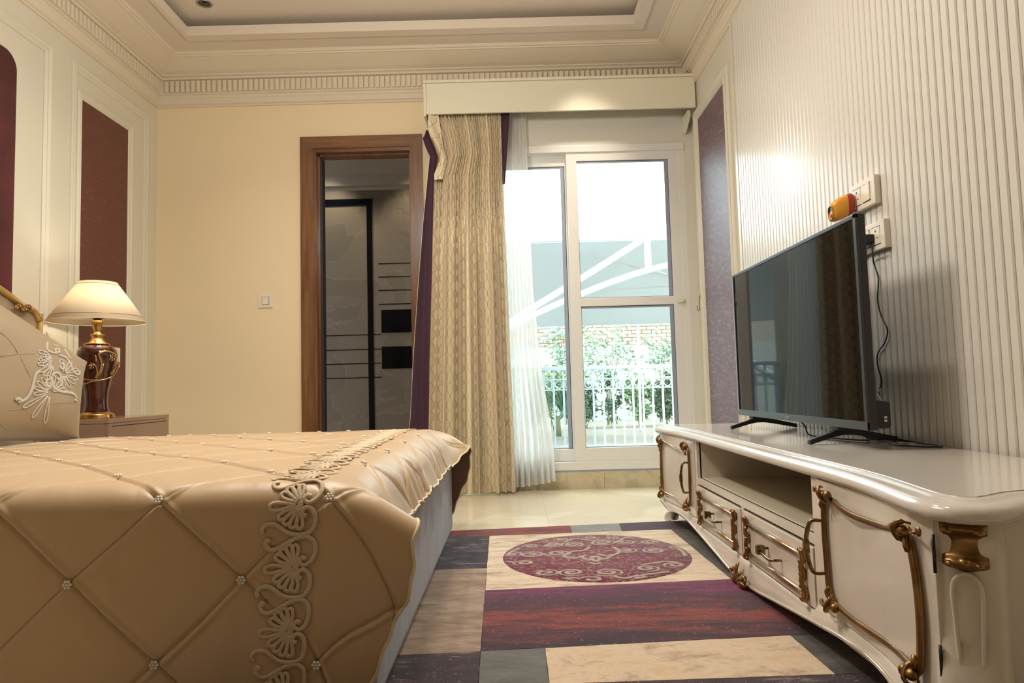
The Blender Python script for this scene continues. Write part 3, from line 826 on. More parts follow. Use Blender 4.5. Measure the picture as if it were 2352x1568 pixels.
def tucked(m):
    nt = m.node_tree; b = nt.nodes['Principled BSDF']; L = nt.links.new
    def mth(op, a, b_=None):
        n = nt.nodes.new('ShaderNodeMath'); n.operation = op
        for i, q in enumerate((a, b_)):
            if q is None: continue
            if isinstance(q, (int, float)): n.inputs[i].default_value = q
            else: L(q, n.inputs[i])
        return n.outputs[0]
    uv = nt.nodes.new('ShaderNodeUVMap'); sp = nt.nodes.new('ShaderNodeSeparateXYZ'); L(uv.outputs[0], sp.inputs[0])
    X_, Y_ = sp.outputs['X'], sp.outputs['Y']
    wob = mth('MULTIPLY', mth('SINE', mth('ADD', mth('MULTIPLY', X_, 13.), mth('MULTIPLY', Y_, 7.))), .012)
    p_ = mth('DIVIDE', mth('ADD', X_, .408), HX*2); q_ = mth('DIVIDE', Y_, HB*2)
    LL = 2/math.hypot(1/HX, 1/HB); hs = None
    for sg in (1, -1):
        t = mth('ADD', mth('ADD', p_, mth('MULTIPLY', q_, sg)), mth('MULTIPLY', wob, sg))
        d = mth('MULTIPLY', mth('SUBTRACT', mth('FRACT', mth('ADD', t, .5)), .5), LL)     # signed distance (m)
        up = nt.nodes.new('ShaderNodeMapRange'); up.interpolation_type = 'SMOOTHSTEP'; up.inputs['From Min'].default_value = -.0016; up.inputs['From Max'].default_value = 0.; L(d, up.inputs['Value'])
        dn = nt.nodes.new('ShaderNodeMapRange'); dn.interpolation_type = 'SMOOTHSTEP'; dn.inputs['From Min'].default_value = 0.; dn.inputs['From Max'].default_value = .014; dn.inputs['To Min'].default_value = 1; dn.inputs['To Max'].default_value = 0; L(d, dn.inputs['Value'])
        h = mth('MULTIPLY', up.outputs[0], dn.outputs[0]); hs = h if hs is None else mth('MAXIMUM', hs, h)
    bandd = mth('ABSOLUTE', mth('ADD', mth('ADD', X_, .470), mth('MULTIPLY', Y_, .0)))
    mk = nt.nodes.new('ShaderNodeMapRange'); mk.inputs['From Min'].default_value = .055; mk.inputs['From Max'].default_value = .068; L(bandd, mk.inputs['Value'])
    hh = mth('MULTIPLY', hs, mk.outputs[0])
    bp = nt.nodes.new('ShaderNodeBump'); bp.inputs['Strength'].default_value = 1.0; bp.inputs['Distance'].default_value = .0015; L(hh, bp.inputs['Height'])
    n = nt.nodes.new('ShaderNodeTexNoise'); n.inputs['Scale'].default_value = 4.; n.inputs['Detail'].default_value = 2.5; n.inputs['Distortion'].default_value = .6
    mp = nt.nodes.new('ShaderNodeMapping'); mp.inputs['Scale'].default_value = (2.2, 1.1, 1); mp.inputs['Rotation'].default_value = (0, 0, .7); L(uv.outputs[0], mp.inputs[0]); L(mp.outputs[0], n.inputs['Vector'])
    b2 = nt.nodes.new('ShaderNodeBump'); b2.inputs['Strength'].default_value = .3; b2.inputs['Distance'].default_value = .018; L(n.outputs[0], b2.inputs['Height']); L(bp.outputs[0], b2.inputs['Normal'])
    L(b2.outputs[0], b.inputs['Normal'])
tucked(M['satin'])
g = MB(); g.grid(Pc, True, np.stack([Ag, Bg], -1))
cov = g.build('satin_top', M['satin'], bed_cov)
lin_ = Pc-Nb*.007
MB().grid(lin_[:, ::-1][::2, ::2]).build('lining', M['satin_back'], bed_cov, label='brown shaded underside of the coverlet')
# cream piping around the free edges
edge = [Vector(p) for p in Pc[0, ::-3].tolist()][:0]
path = [Vector(p) for p in Pc[::4, 0].tolist()]+[Vector(p) for p in Pc[-1, ::3].tolist()]+[Vector(p) for p in Pc[::-4, -1].tolist()]
MB().tube(path, .0042, 6).build('piping', M['piping'], bed_cov, label='cream piped edge of the coverlet')
def S(a, b, h=0.):
    a = np.atleast_1d(np.asarray(a, float)); b = np.atleast_1d(np.asarray(b, float)); e = .003
    P0 = cover_base(a, b); Pa = cover_base(a+e, b); Pb_ = cover_base(a, b+e)
    n = np.cross(Pa-P0, Pb_-P0); n /= np.linalg.norm(n, axis=-1, keepdims=True)
    base_h = cover_h(a, b)*0+.003
    return P0+n*(base_h[..., None]+h), n
# embroidered band: palmette and C-scroll repeat (units: m, p across, q down the band)
K = 3.09e-4
def cpts(L_): return [((x-375)*K, (y-595)*K) for x, y in L_]
STROKES = [
    (cpts([(178, 425), (160, 405), (150, 440), (185, 475), (240, 468), (300, 432), (370, 398), (440, 390), (495, 430), (508, 500), (480, 560), (430, 585), (395, 560), (415, 530), (440, 545)]), .0036),
    (cpts([(135, 790), (115, 765), (140, 730), (190, 722), (240, 745), (300, 785), (380, 800), (450, 785), (488, 730), (482, 660), (440, 615), (400, 625), (395, 660), (425, 670)]), .0036)]
for ang, ln, wd in ((-84, 150, 20), (-66, 165, 22), (-48, 165, 22), (-28, 165, 22), (4, 215, 26), (32, 170, 22), (52, 165, 22), (72, 165, 22), (92, 165, 22)):
    A_ = math.radians(180+ang) if False else math.radians(ang)
    ux, uy = -math.cos(A_), math.sin(A_)
    vx, vy = -uy, ux
    pts = []
    for t, s_ in ((.15, 0), (.45, .55), (.75, 1), (.95, .75), (1.0, 0), (.95, -.75), (.75, -1), (.45, -.55), (.15, 0)):
        pts.append(((ux*ln*t+vx*wd*s_)*K, (uy*ln*t+vy*wd*s_)*K))
    STROKES.append((pts, .0030))
STROKES.append(([(10*K*math.cos(t), 22*K*math.sin(t)) for t in np.linspace(0, 2*PI, 9)], .003))
def band_centre(b): return -.468-.03*np.clip(b, 0, None)+.13*np.clip(b, None, 0)*.5
def motif(bc):
    mb = MB()
    for pts, r in STROKES:
        sp = smooth_path([(p, q, 0) for p, q in pts], 3)
        b = np.array([bc-v.y for v in sp]); a = band_centre(b)+np.array([v.x for v in sp])
        P_, n_ = S(a, b, .001)
        mb.tube(P_.tolist(), r*1.5, 6, flat=.42, up=[tuple(q) for q in n_.tolist()])
    return mb
PER = .131
b = -.41
k = 0
while b < W+.30:
    motif(b).build('embroidery_motif', M['thread'], bed_cov); b += PER; k += 1
# pearl clusters at the tuck crossings
cl = None
for i in range(-9, 2):
    for j_ in range(-3, 14):
        if (i+j_) % 2: continue
        a = -.408+i*HX; b = j_*HB
        if a < A0+.03 or a > A1-.02 or b < -HANG+.03 or b > W+HANG-.03: continue
        if abs(a-float(band_centre(b))) < .045: continue
        P_, n_ = S([a], [b], -.001)
        n = Vector(n_[0].tolist()); q = n.to_track_quat('Z', 'Y').to_matrix().to_4x4(); q.translation = Vector(P_[0].tolist())-WORLD[bed_cov]
        if cl is None:
            mb = MB()
            for t in range(6): mb.ball((.0068*math.cos(t*PI/3), .0068*math.sin(t*PI/3), .003), .0036, n=8, m=5)
            mb.ball((0, 0, .0035), .0032, n=8, m=5)
            cl = mb.build('pearl_cluster', M['bead'], bed_cov, local=True); cl.matrix_local = q
        else:
            c = cl.copy(); COL.objects.link(c); c.parent = bed_cov; c.matrix_local = q

# ------------------------------------------------------------------ cushion
cu = thing('cushion', 'plump beige satin cushion with white scroll embroidery leaning on the headboard', 'cushion', (-2.15, 2.85, .55))
C_BR, C_TR, C_TL, C_BL = [Vector(v) for v in ((-1.975, 3.10, .530), (-1.965, 3.13, .885), (-2.38, 2.60, 1.37), (-2.27, 2.40, .56))]
nrm = ((C_TL-C_BR).cross(C_TR-C_BL)).normalized()
if nrm.y > 0: nrm = -nrm
def cush(s, t, side):
    """s 0 right ..1 left, t 0 bottom..1 top, side +1 front / -1 back"""
    s = np.asarray(s, float); t = np.asarray(t, float)
    sc = s[..., None]; tc_ = t[..., None]
    P_ = (np.array(C_BR)*(1-sc)*(1-tc_)+np.array(C_TR)*(1-sc)*tc_+np.array(C_TL)*sc*tc_+np.array(C_BL)*sc*(1-tc_))
    e = (1-np.abs(2*s-1)**3.2)**.55*(1-np.abs(2*t-1)**3.2)**.55
    th = .125 if True else 0
    P_ = P_+np.array(nrm)*(side*th*e)[..., None]
    # pull edges in between the corners
    ctr = (np.array(C_BR)+np.array(C_TR)+np.array(C_TL)+np.array(C_BL))/4
    pull = .05*((1-np.abs(2*s-1)**2)*np.abs(2*t-1)**6+(1-np.abs(2*t-1)**2)*np.abs(2*s-1)**6)
    P_ = P_+(ctr-P_)*pull[..., None]
    return P_
s = (1-np.cos(np.linspace(0, PI, 60)))/2; Sg, Tg = np.meshgrid(s, s, indexing='ij')
fr1 = cush(Sg, Tg, 1); bk1 = cush(Sg, Tg, -1)
wv = np.array([[noise.noise(Vector((p[0]*6, p[1]*6, p[2]*6))) for p in row] for row in fr1.tolist()])
fr1 = fr1+np.array(nrm)*(.010*wv*(1-np.abs(2*Sg-1)**4))[..., None]
g = MB(); g.grid(fr1[::-1]); g.grid(bk1); g.build('cushion_body', M['cushion'], cu)
ed = [fr1[0, i] for i in range(0, 60, 2)]+[fr1[i, -1] for i in range(0, 60, 2)]+[fr1[-1, i] for i in range(59, -1, -2)]+[fr1[i, 0] for i in range(59, -1, -2)]
MB().tube([Vector(p.tolist()) for p in ed], .004, 6, closed=True).build('cushion_piping', M['cushion'], cu)
def cpt(x, y, h=.004):
    """point of the cushion front surface seen at photo pixel (x,y): nearest surface sample, then projected onto it"""
    o = Vector((0, 0, .72)); d = (Matrix(R_) @ Vector((x-1176, -(y-784), -1560))).normalized()
    pts = fr1.reshape(-1, 3)-np.array(o); dd = np.array(d)
    t = pts@dd; dist = np.linalg.norm(pts-t[:, None]*dd, axis=1)
    idx = np.argsort(dist)[:4]; w_ = 1/(dist[idx]+1e-4); tt = (t[idx]*w_).sum()/w_.sum()
    return o+d*tt+nrm*h
Z4 = 300/1176.
def z4(L_): return [(x*Z4, 640+y*Z4) for x, y in L_]
CS = [(z4([(135, 1095), (165, 1080), (190, 1105), (160, 1115), (230, 1085), (280, 1010), (300, 930), (320, 860), (360, 830)]), .006),
      (z4([(420, 480), (435, 530), (420, 600), (430, 650), (490, 670), (530, 660), (520, 630), (495, 640), (505, 665)]), .005),
      (z4([(530, 690), (590, 710), (630, 770), (660, 840), (700, 865), (715, 840), (690, 830)]), .005),
      (z4([(440, 900), (410, 930), (420, 970), (450, 965), (440, 935)]), .005),
      (z4([(450, 880), (470, 950), (490, 990), (560, 1020), (640, 1030), (680, 1060), (690, 1100), (672, 1090)]), .006),
      (z4([(470, 880), (480, 855), (520, 850), (545, 885), (530, 915), (510, 895)]), .005),
      (z4([(545, 760), (575, 780), (565, 815), (540, 800), (550, 780)]), .005),
      (z4([(450, 540), (470, 590), (520, 610), (580, 640), (640, 740)]), .004)]
for (cx, cy_), petals, ln in (((450, 1020), (100, 125, 150, 172, 195, 218, 240, 262, 285, 320, 350), 150), ((570, 860), (40, 65, 90, 115, -60, -100, -20, 20), 135), ((480, 770), (150, 180, 210, 130, 235, 100), 140), ((470, 690), (160, 195, 130), 130)):
    for A_ in petals:
        r = math.radians(A_); L_ = ln*(1.9 if (ln == 150 and 100 <= A_ <= 150) else 1.)
        ux, uy = math.cos(r), math.sin(r); vx, vy = -uy, ux; w_ = 15
        CS.append((z4([(cx+ux*L_*t+vx*w_*q, cy_+uy*L_*t+vy*w_*q) for t, q in ((.15, 0), (.5, .7), (.85, 1), (1, 0), (.85, -1), (.5, -.7), (.15, 0))]), .0026))
mb = MB()
for pts, r in CS:
    sp = smooth_path([(x, y, 0) for x, y in pts], 3)
    q = [cpt(v.x, v.y, .002) for v in sp]
    mb.tube(q, r*1.1, 6, flat=.6, up=tuple(nrm))
mb.build('embroidery', M['thread_w'], cu)
mb = MB()
for pts in ([(0, 710), (20, 707), (42, 708)], [(0, 818), (45, 813), (82, 812)], [(0, 762), (25, 785), (48, 822), (62, 850), (70, 866)], [(105, 928), (150, 925), (186, 922)], [(20, 942), (60, 938)], [(0, 972), (30, 992), (64, 1006)]):
    sp = smooth_path([(x, y, 0) for x, y in pts], 5); mb.tube([cpt(v.x, v.y, .0005) for v in sp], .0016, 5)
mb.build('tuck_seam', M['cushion'], cu, kind='stuff')

# ------------------------------------------------------------------ nightstand
ns = thing('nightstand', 'low taupe lacquered nightstand beside the far side of the bed', 'nightstand', (-2.29, 3.79, 0))
NX0, NX1, NY0, NY1, NZ = -2.505, -2.07, 3.49, 4.10, .61
MB().box(NX0, NX1, NY0, NY1, NZ-.022, NZ, .002).build('top', M['night'], ns)
MB().box(NX0, NX1-.02, NY0+.003, NY1-.003, .07, NZ-.022, .002).build('body', M['night'], ns)
for za, zb in ((.34, .586), (.08, .33)):
    MB().box(NX1-.019, NX1, NY0+.003, NY1-.003, za, zb, .002).build('drawer', M['night'], ns)
MB().box(NX1-.004, NX1+.0008, NY0+.03, NY1-.035, .570, .5735).build('finger_groove', M['black'], ns)
for x in (NX0+.05, NX1-.06):
    for y in (NY0+.05, NY1-.05): MB().box(x-.02, x+.02, y-.02, y+.02, 0, .07, .003).build('foot', M['night'], ns)

# ------------------------------------------------------------------ lamp
LX, LY, LZ = -2.245, 3.67, NZ
lp = thing('table_lamp', 'maroon urn table lamp with gold flower and lit cream shade on the nightstand', 'lamp', (LX, LY, LZ))
MB().lathe([(.062, LZ), (.088, LZ), (.09, LZ+.006), (.084, LZ+.012), (.088, LZ+.018), (.078, LZ+.026), (.066, LZ+.03), (.062, LZ+.036)], (LX, LY), 40).build('foot', M['brass'], lp)
MB().lathe([(.055, LZ+.036), (.060, LZ+.042), (.056, LZ+.055), (.053, LZ+.09), (.056, LZ+.14), (.066, LZ+.19), (.080, LZ+.245), (.093, LZ+.30), (.098, LZ+.335), (.094, LZ+.362), (.078, LZ+.385), (.055, LZ+.395)], (LX, LY), 48).build('urn', M['lampbody'], lp)
MB().lathe([(.052, LZ+.394), (.062, LZ+.397), (.06, LZ+.402), (.04, LZ+.412), (.028, LZ+.430), (.024, LZ+.442), (.034, LZ+.447), (.033, LZ+.453), (.019, LZ+.456), (.017, LZ+.475), (.024, LZ+.490), (.026, LZ+.515), (.022, LZ+.535), (.012, LZ+.54)], (LX, LY), 32).build('neck', M['brass'], lp)
MB().lathe([(.034, LZ+.541), (.034, LZ+.545), (.01, LZ+.546)], (LX, LY), 24).build('shade_plate', M['black'], lp)
SZ0, SZ1 = 1.130, 1.345
so = MB().lathe([(.238, SZ0), (.092, SZ1)], (LX, LY), 64, False).build('shade', M['shade'], lp); solid_fix(so, .0012)
for zt in (SZ0+.028, SZ1-.014):
    r = .238+(.092-.238)*(zt-SZ0)/(SZ1-SZ0)
    MB().tube([(LX+(r+.0015)*math.cos(t), LY+(r+.0015)*math.sin(t), zt) for t in np.linspace(0, 2*PI, 65)[:-1]], .0015, 6, closed=True).build('shade_trim', M['brass'], lp)
for zt, r in ((SZ0, .238), (SZ1, .092)):
    MB().tube([(LX+r*math.cos(t), LY+r*math.sin(t), zt) for t in np.linspace(0, 2*PI, 65)[:-1]], .002, 6, closed=True).build('shade_rim', M['shade'], lp)
MB().lathe([(.006, LZ+.546), (.006, 1.335)], (LX, LY), 10).tube([(LX-.092, LY, 1.335), (LX+.092, LY, 1.335)], .002, 6).build('shade_support', M['brass'], lp)
lb = lamp('table_lamp_light', 'POINT', (LX+.03, LY, 1.235), 9.5, (1, .91, .74), size=.03)
MB().ball((LX+.03, LY, 1.232), .024, (1, 1, 1.25)).build('bulb', mat('frosted bulb', (250, 240, 220), .4), lp)
# gold lily on the urn
fl = MB()
def up_(x, y, ext=.006):
    """point on the urn surface facing the camera at photo pixel (x,y) of the lamp crop"""
    q = on(x*Z4, 640+y*Z4, Y=LY); dx = q.x-LX; z = q.z
    r = np.interp(z-LZ, [.036, .09, .14, .19, .245, .30, .335, .362, .385], [.056, .053, .056, .066, .08, .093, .098, .094, .078])+ext
    if abs(dx) >= r*.98:
        return Vector((LX+dx, LY-.012, z))
    return Vector((LX+dx, LY-math.sqrt(r*r-dx*dx), z))
def stem(pts, r): fl.tube(smooth_path([up_(*p) for p in pts], 5), r, 6)
stem([(800, 950), (850, 945), (900, 925), (970, 910), (1020, 880), (1060, 830), (1080, 770)], .0035)
stem([(840, 905), (890, 912), (940, 908)], .003)
stem([(930, 895), (960, 850), (985, 760), (975, 690), (1005, 660), (1040, 670), (1058, 710)], .005)
stem([(935, 890), (950, 840), (945, 790), (930, 770)], .003)
def leaf(a, b, w):
    A_, B_ = up_(*a, .008), up_(*b, .008); d = B_-A_; s_ = d.cross(Vector((0, 1, 0))).normalized()
    v = []
    for t, k in ((0, .1), (.25, .8), (.5, 1), (.8, .6), (1, .05)):
        c = A_+d*t; v += [c-s_*w*k, c+Vector((0, -.004*k, 0)), c+s_*w*k]
    n = 5; fl.add([tuple(x) for x in v], [(i*3+j, i*3+j+1, i*3+j+4, i*3+j+3) for i in range(n-1) for j in range(2)], True)
leaf((940, 890), (1000, 760), .012); leaf((955, 760), (955, 690), .006); leaf((1005, 870), (1075, 770), .008)
def bloom(c, r, n=5):
    C_ = up_(*c, .012)
    for k in range(n):
        t = 2*PI*k/n+.4; e = Vector((math.cos(t), -.35, math.sin(t))); s_ = Vector((-math.sin(t), 0, math.cos(t)))
        v = [C_, C_+e*r*.6-s_*r*.32, C_+e*r, C_+e*r*.6+s_*r*.32]
        fl.add([tuple(x) for x in v], [(0, 1, 2, 3)], True)
    fl.ball(C_+Vector((0, -.004, 0)), r*.25)
bloom((925, 790), .019); bloom((1045, 715), .022, 6); bloom((1078, 765), .016)
fo = fl.build('flower_ornament', mat('pale gilt metal', (190, 156, 104), .3, metal=.9), lp); solid_fix(fo, .0015)
lcp = smooth_path([(LX+.03, LY+.085, LZ+.004), (LX-.02, LY+.2, LZ+.004), (-2.40, 4.02, LZ+.01)], 5)+smooth_path([(-2.47, 4.11, LZ-.05), (XL+.02, 4.16, .75), (XL+.018, 4.17, .86), (XL+.025, 4.245, .95)], 6)
tag(MB().tube(lcp, .0022, 6).build('lamp_cord', M['cord']), 'thin brown lamp cord running up to the socket behind the lamp', 'cord')

# ------------------------------------------------------------------ rug
RC = -.1
def rugmat(name, c1, c2, c3=None, stretch=(1.4, 3.4, 1), scale=3.2, ramp=(.38, .62), rough=.95, speck=None, grad=False):
    m = bpy.data.materials.new(name); m.use_nodes = True; nt = m.node_tree; b = nt.nodes['Principled BSDF']; L = nt.links.new
    tc = nt.nodes.new('ShaderNodeTexCoord'); mp = nt.nodes.new('ShaderNodeMapping'); mp.inputs['Scale'].default_value = stretch; L(tc.outputs['Object'], mp.inputs[0])
    n = nt.nodes.new('ShaderNodeTexNoise'); n.inputs['Scale'].default_value = scale*1.5; n.inputs['Detail'].default_value = 14; n.inputs['Roughness'].default_value = .78; n.inputs['Distortion'].default_value = .35
    L(mp.outputs[0], n.inputs['Vector'])
    r = nt.nodes.new('ShaderNodeValToRGB'); e = r.color_ramp.elements; e[0].position = ramp[0]+.02; e[0].color = lin(c1); e[1].position = ramp[1]; e[1].color = lin(c2)
    if c3: k = e.new(ramp[1]+.09); k.color = lin(c3)
    L(n.outputs[0], r.inputs[0]); last = r.outputs[0]
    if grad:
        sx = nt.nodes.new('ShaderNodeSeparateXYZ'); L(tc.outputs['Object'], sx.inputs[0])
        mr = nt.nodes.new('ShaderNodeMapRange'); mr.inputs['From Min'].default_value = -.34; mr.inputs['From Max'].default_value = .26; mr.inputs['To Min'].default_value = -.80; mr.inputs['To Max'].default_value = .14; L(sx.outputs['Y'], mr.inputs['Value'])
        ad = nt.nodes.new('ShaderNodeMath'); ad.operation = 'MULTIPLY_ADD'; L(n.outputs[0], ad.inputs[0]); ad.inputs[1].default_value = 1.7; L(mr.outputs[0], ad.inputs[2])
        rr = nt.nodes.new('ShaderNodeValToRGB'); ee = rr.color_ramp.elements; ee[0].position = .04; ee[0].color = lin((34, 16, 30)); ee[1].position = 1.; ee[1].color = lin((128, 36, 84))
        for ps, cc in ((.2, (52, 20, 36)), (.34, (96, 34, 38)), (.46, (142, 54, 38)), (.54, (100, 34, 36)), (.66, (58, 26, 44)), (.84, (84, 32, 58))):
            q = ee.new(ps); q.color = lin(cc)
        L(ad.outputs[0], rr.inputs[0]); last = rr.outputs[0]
    if speck:
        n3 = nt.nodes.new('ShaderNodeTexNoise'); n3.inputs['Scale'].default_value = 95; n3.inputs['Detail'].default_value = 2; L(tc.outputs['Object'], n3.inputs['Vector'])
        r3 = nt.nodes.new('ShaderNodeValToRGB'); r3.color_ramp.elements[0].position = .66; r3.color_ramp.elements[1].position = .72; r3.color_ramp.elements[0].color = (0, 0, 0, 1); r3.color_ramp.elements[1].color = (.75, .75, .75, 1); L(n3.outputs[0], r3.inputs[0])
        mx = nt.nodes.new('ShaderNodeMix'); mx.data_type = 'RGBA'; L(r3.outputs[0], mx.inputs['Factor']); L(last, mx.inputs['A']); mx.inputs['B'].default_value = lin(speck); last = mx.outputs['Result']
    L(last, b.inputs['Base Color']); b.inputs['Roughness'].default_value = rough; b.inputs['Sheen Weight'].default_value = .25
    n2 = nt.nodes.new('ShaderNodeTexNoise'); n2.inputs['Scale'].default_value = 420; L(tc.outputs['Object'], n2.inputs['Vector'])
    bp = nt.nodes.new('ShaderNodeBump'); bp.inputs['Strength'].default_value = .6; bp.inputs['Distance'].default_value = .004; L(n2.outputs[0], bp.inputs['Height']); L(bp.outputs[0], b.inputs['Normal'])
    return m
def fU(x): return 3.461+.085*x
def fM(x): return 3.297+.045*x
def fH(x): return 2.430+.065*x
def fG(x): return 2.715
def fK(x): return 1.882+.064*x
def fL(x): return 1.66+.02*x
def fE(x): return .9
lx = lambda y: -.131+.018*(3.3-y)
rug = thing('rug', 'patchwork rug in maroon, beige, grey and aubergine with a round scroll medallion', 'rug', (.2, 2.2, 0))
ro = MB().poly([(-.8, .9), (1.22, .9), (1.22, fU(1.22)), (-.8, fU(-.8))], 'z', 0, .006).build('rug_backing', mat('rug backing', (70, 60, 56), .9), rug)
cB = ((196, 172, 146), (168, 142, 114), None)
R_red = rugmat('rust pile', (74, 22, 30), (150, 56, 38), (176, 76, 44)); R_grey = rugmat('grey pile', (120, 116, 110), (142, 140, 134)); R_pur = rugmat('aubergine pile', (44, 18, 36), (66, 30, 52))
R_bei = rugmat('beige pile', (162, 134, 104), (216, 194, 164), (224, 204, 176), stretch=(1, 3.4, 1), ramp=(.34, .50)); R_cha = rugmat('charcoal pile', (50, 46, 42), (98, 90, 78), stretch=(1, 3, 1))
R_drk = rugmat('dark plum pile', (32, 22, 30), (62, 50, 56), (140, 130, 128), stretch=(1.4, 4, 1), ramp=(.44, .54)); R_tau = rugmat('taupe pile', (122, 98, 78), (176, 150, 126), stretch=(1, 3.4, 1))
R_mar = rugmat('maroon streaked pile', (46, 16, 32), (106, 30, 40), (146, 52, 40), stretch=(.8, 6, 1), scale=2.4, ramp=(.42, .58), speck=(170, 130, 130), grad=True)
R_dgr = rugmat('slate pile', (84, 82, 78), (116, 112, 104), stretch=(1, 3, 1)); R_sand = rugmat('sand pile', (160, 128, 98), (216, 192, 160), (206, 174, 136), stretch=(1, 1.8, 1), scale=3.4, ramp=(.34, .5))
R_drk2 = rugmat('plum speckled pile', (38, 16, 30), (60, 36, 44), (160, 140, 130), stretch=(1.2, 4, 1), ramp=(.44, .56), speck=(170, 150, 140))
patches = [
    (R_red, [(-.8, fM), (.265, fM), (.272, fU), (-.8, fU)]), (R_grey, [(.265, fM), (.508, fM), (.521, fU), (.272, fU)]), (R_pur, [(.508, fM), (1.22, fM), (1.22, fU), (.521, fU)]),
    (R_bei, [(lx(2.43), fH), (.762, fH), (.743, fM), (lx(3.29), fM)]), (R_cha, [(.762, fH), (1.22, fH), (1.22, fM), (.743, fM)]),
    (R_drk, [(-.8, fG), (lx(2.7), fG), (lx(3.29), fM), (-.8, fM)]), (R_tau, [(-.8, fK), (lx(1.88), fK), (lx(2.7), fG), (-.8, fG)]),
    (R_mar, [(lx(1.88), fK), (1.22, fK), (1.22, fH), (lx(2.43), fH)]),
    (R_drk2, [(-.8, fE), (lx(1.2), fE), (lx(1.88), fK), (-.8, fK)]), (R_dgr, [(lx(1.66), fL), (.068, fL), (.068, fK), (lx(1.88), fK)]),
    (R_sand, [(.068, fL), (.753, fL), (.75, fK), (.068, fK)]), (R_cha, [(.753, fL), (1.22, fL), (1.22, fK), (.75, fK)]),
    (R_drk2, [(lx(1.2), fE), (1.22, fE), (1.22, fL), (lx(1.66), fL)])]
for m_, q in patches:
    pts = [(x, f(x)) for x, f in q]; cx = sum(p[0] for p in pts)/4; cy_ = sum(p[1] for p in pts)/4
    pts = [(x-.0008*np.sign(x-cx), y-.0008*np.sign(y-cy_)) for x, y in pts]
    n = 24; out = []
    for i in range(4):
        a, b_ = Vector(pts[i]+(0,)), Vector(pts[(i+1) % 4]+(0,)); d = b_-a; nn = Vector((-d.y, d.x, 0)).normalized()
        for k in range(n):
            t = k/n; wv_ = .002*noise.noise(Vector((a.x*9+t*d.length*22, a.y*9+i*7, 0)))*(0 if k == 0 else 1); p = a+d*t+nn*wv_; out.append((p.x, p.y))
    MB().poly(out, 'z', .006, .0145).build('pile_panel', m_, rug)
MC = (.325, 2.862, .385)
R_med = rugmat('magenta maroon pile', (104, 20, 54), (118, 34, 48), (176, 146, 132), stretch=(1.2, 5, 1), scale=3, ramp=(.45, .57), speck=(90, 40, 50))
MB().lathe([(MC[2], .0145), (MC[2]-.002, .0168), (MC[2]*.5, .017), (.001, .017)], MC[:2], 90, False).build('medallion', R_med, rug)
mb = MB()
_m = R_med; _nt = _m.node_tree; _bs = _nt.nodes['Principled BSDF']; _src = _bs.inputs['Base Color'].links[0].from_socket
_tc = _nt.nodes.new('ShaderNodeTexCoord'); _mp = _nt.nodes.new('ShaderNodeMapping'); _mp.inputs['Scale'].default_value = (1, 1.5, 1); _nt.links.new(_tc.outputs['Object'], _mp.inputs[0])
_n = _nt.nodes.new('ShaderNodeTexNoise'); _n.inputs['Scale'].default_value = 8.5; _n.inputs['Detail'].default_value = 3; _n.inputs['Distortion'].default_value = 3.2; _nt.links.new(_mp.outputs[0], _n.inputs['Vector'])
_r = _nt.nodes.new('ShaderNodeValToRGB'); _e = _r.color_ramp.elements; _e[0].position = .507; _e[0].color = (0, 0, 0, 1); _e[1].position = .52; _e[1].color = (1, 1, 1, 1)
for _p, _v in ((.546, 1), (.557, 0)): _q = _e.new(_p); _q.color = (_v, _v, _v, 1)
_nt.links.new(_n.outputs[0], _r.inputs[0])
_x = _nt.nodes.new('ShaderNodeMix'); _x.data_type = 'RGBA'; _nt.links.new(_r.outputs[0], _x.inputs['Factor']); _nt.links.new(_src, _x.inputs['A']); _x.inputs['B'].default_value = lin((164, 134, 124)); _nt.links.new(_x.outputs['Result'], _bs.inputs['Base Color'])
R_scr = rugmat('silvery beige pile', (150, 130, 122), (196, 178, 158), (176, 130, 100), stretch=(2, 6, 1), scale=6)
def spiral(cx, cy_, r, turns, a0, w, dirn=1, sx=1.15, tail=None):
    n = int(12*turns)+4; pts = []
    for i in range(n):
        t = i/(n-1); th = a0+dirn*2*PI*turns*t; rr = r*(.12+.88*t)
        pts.append((cx+sx*rr*math.cos(th), cy_+rr*math.sin(th)))
    if tail: pts += tail
    pts = [p for p in pts if (p[0]-MC[0])**2+(p[1]-MC[1])**2 < (MC[2]-.014)**2]
    if len(pts) < 3: return
    rr = [w*(.5+.5*math.sin(PI*min(1, .15+i/(len(pts)-1)))) for i in range(len(pts))]
    mb.tube([(p[0], p[1], .0172) for p in pts], rr, 6, flat=.18, up=(0, 0, 1))
def pxr(x, y): q = on(1040+x*600/2352, 1180+y*200/784, Z=.017); return q.x, q.y
for (x, y, rx, tn, a0, dr) in ((700, 290, .035, 1.6, 0, 1), (890, 285, .035, 1.7, 2, 1), (1085, 275, .048, 2.1, 3, -1), (1345, 258, .06, 2.4, 0, 1), (1560, 255, .045, 1.9, 1, -1), (1770, 252, .042, 1.9, 2, 1), (980, 232, .035, 1.7, 0, -1), (700, 365, .055, 1.8, 4, 1), (530, 360, .045, 1.7, 2, -1), (950, 355, .055, 1.8, 2, -1), (1560, 330, .045, 1.8, 3, 1), (1815, 330, .05, 2.0, 0, -1), (2040, 300, .04, 1.6, 1, 1), (1070, 525, .05, 1.9, 0, 1), (1400, 525, .055, 1.9, 3, -1), (1050, 590, .04, 1.6, 1, -1), (2000, 460, .045, 1.5, 2, 1), (1750, 490, .045, 1.6, 2, -1), (1690, 580, .035, 1.4, 0, 1), (840, 530, .045, 1.6, 4, 1), (1250, 590, .05, 1.5, 2, 1), (640, 440, .04, 1.5, 1, 1), (1250, 215, .03, 1.5, 3, 1), (1430, 220, .03, 1.4, 1, -1)):
    cx, cy_ = pxr(x, y); spiral(cx, cy_, rx, tn, a0, .0105, dr)
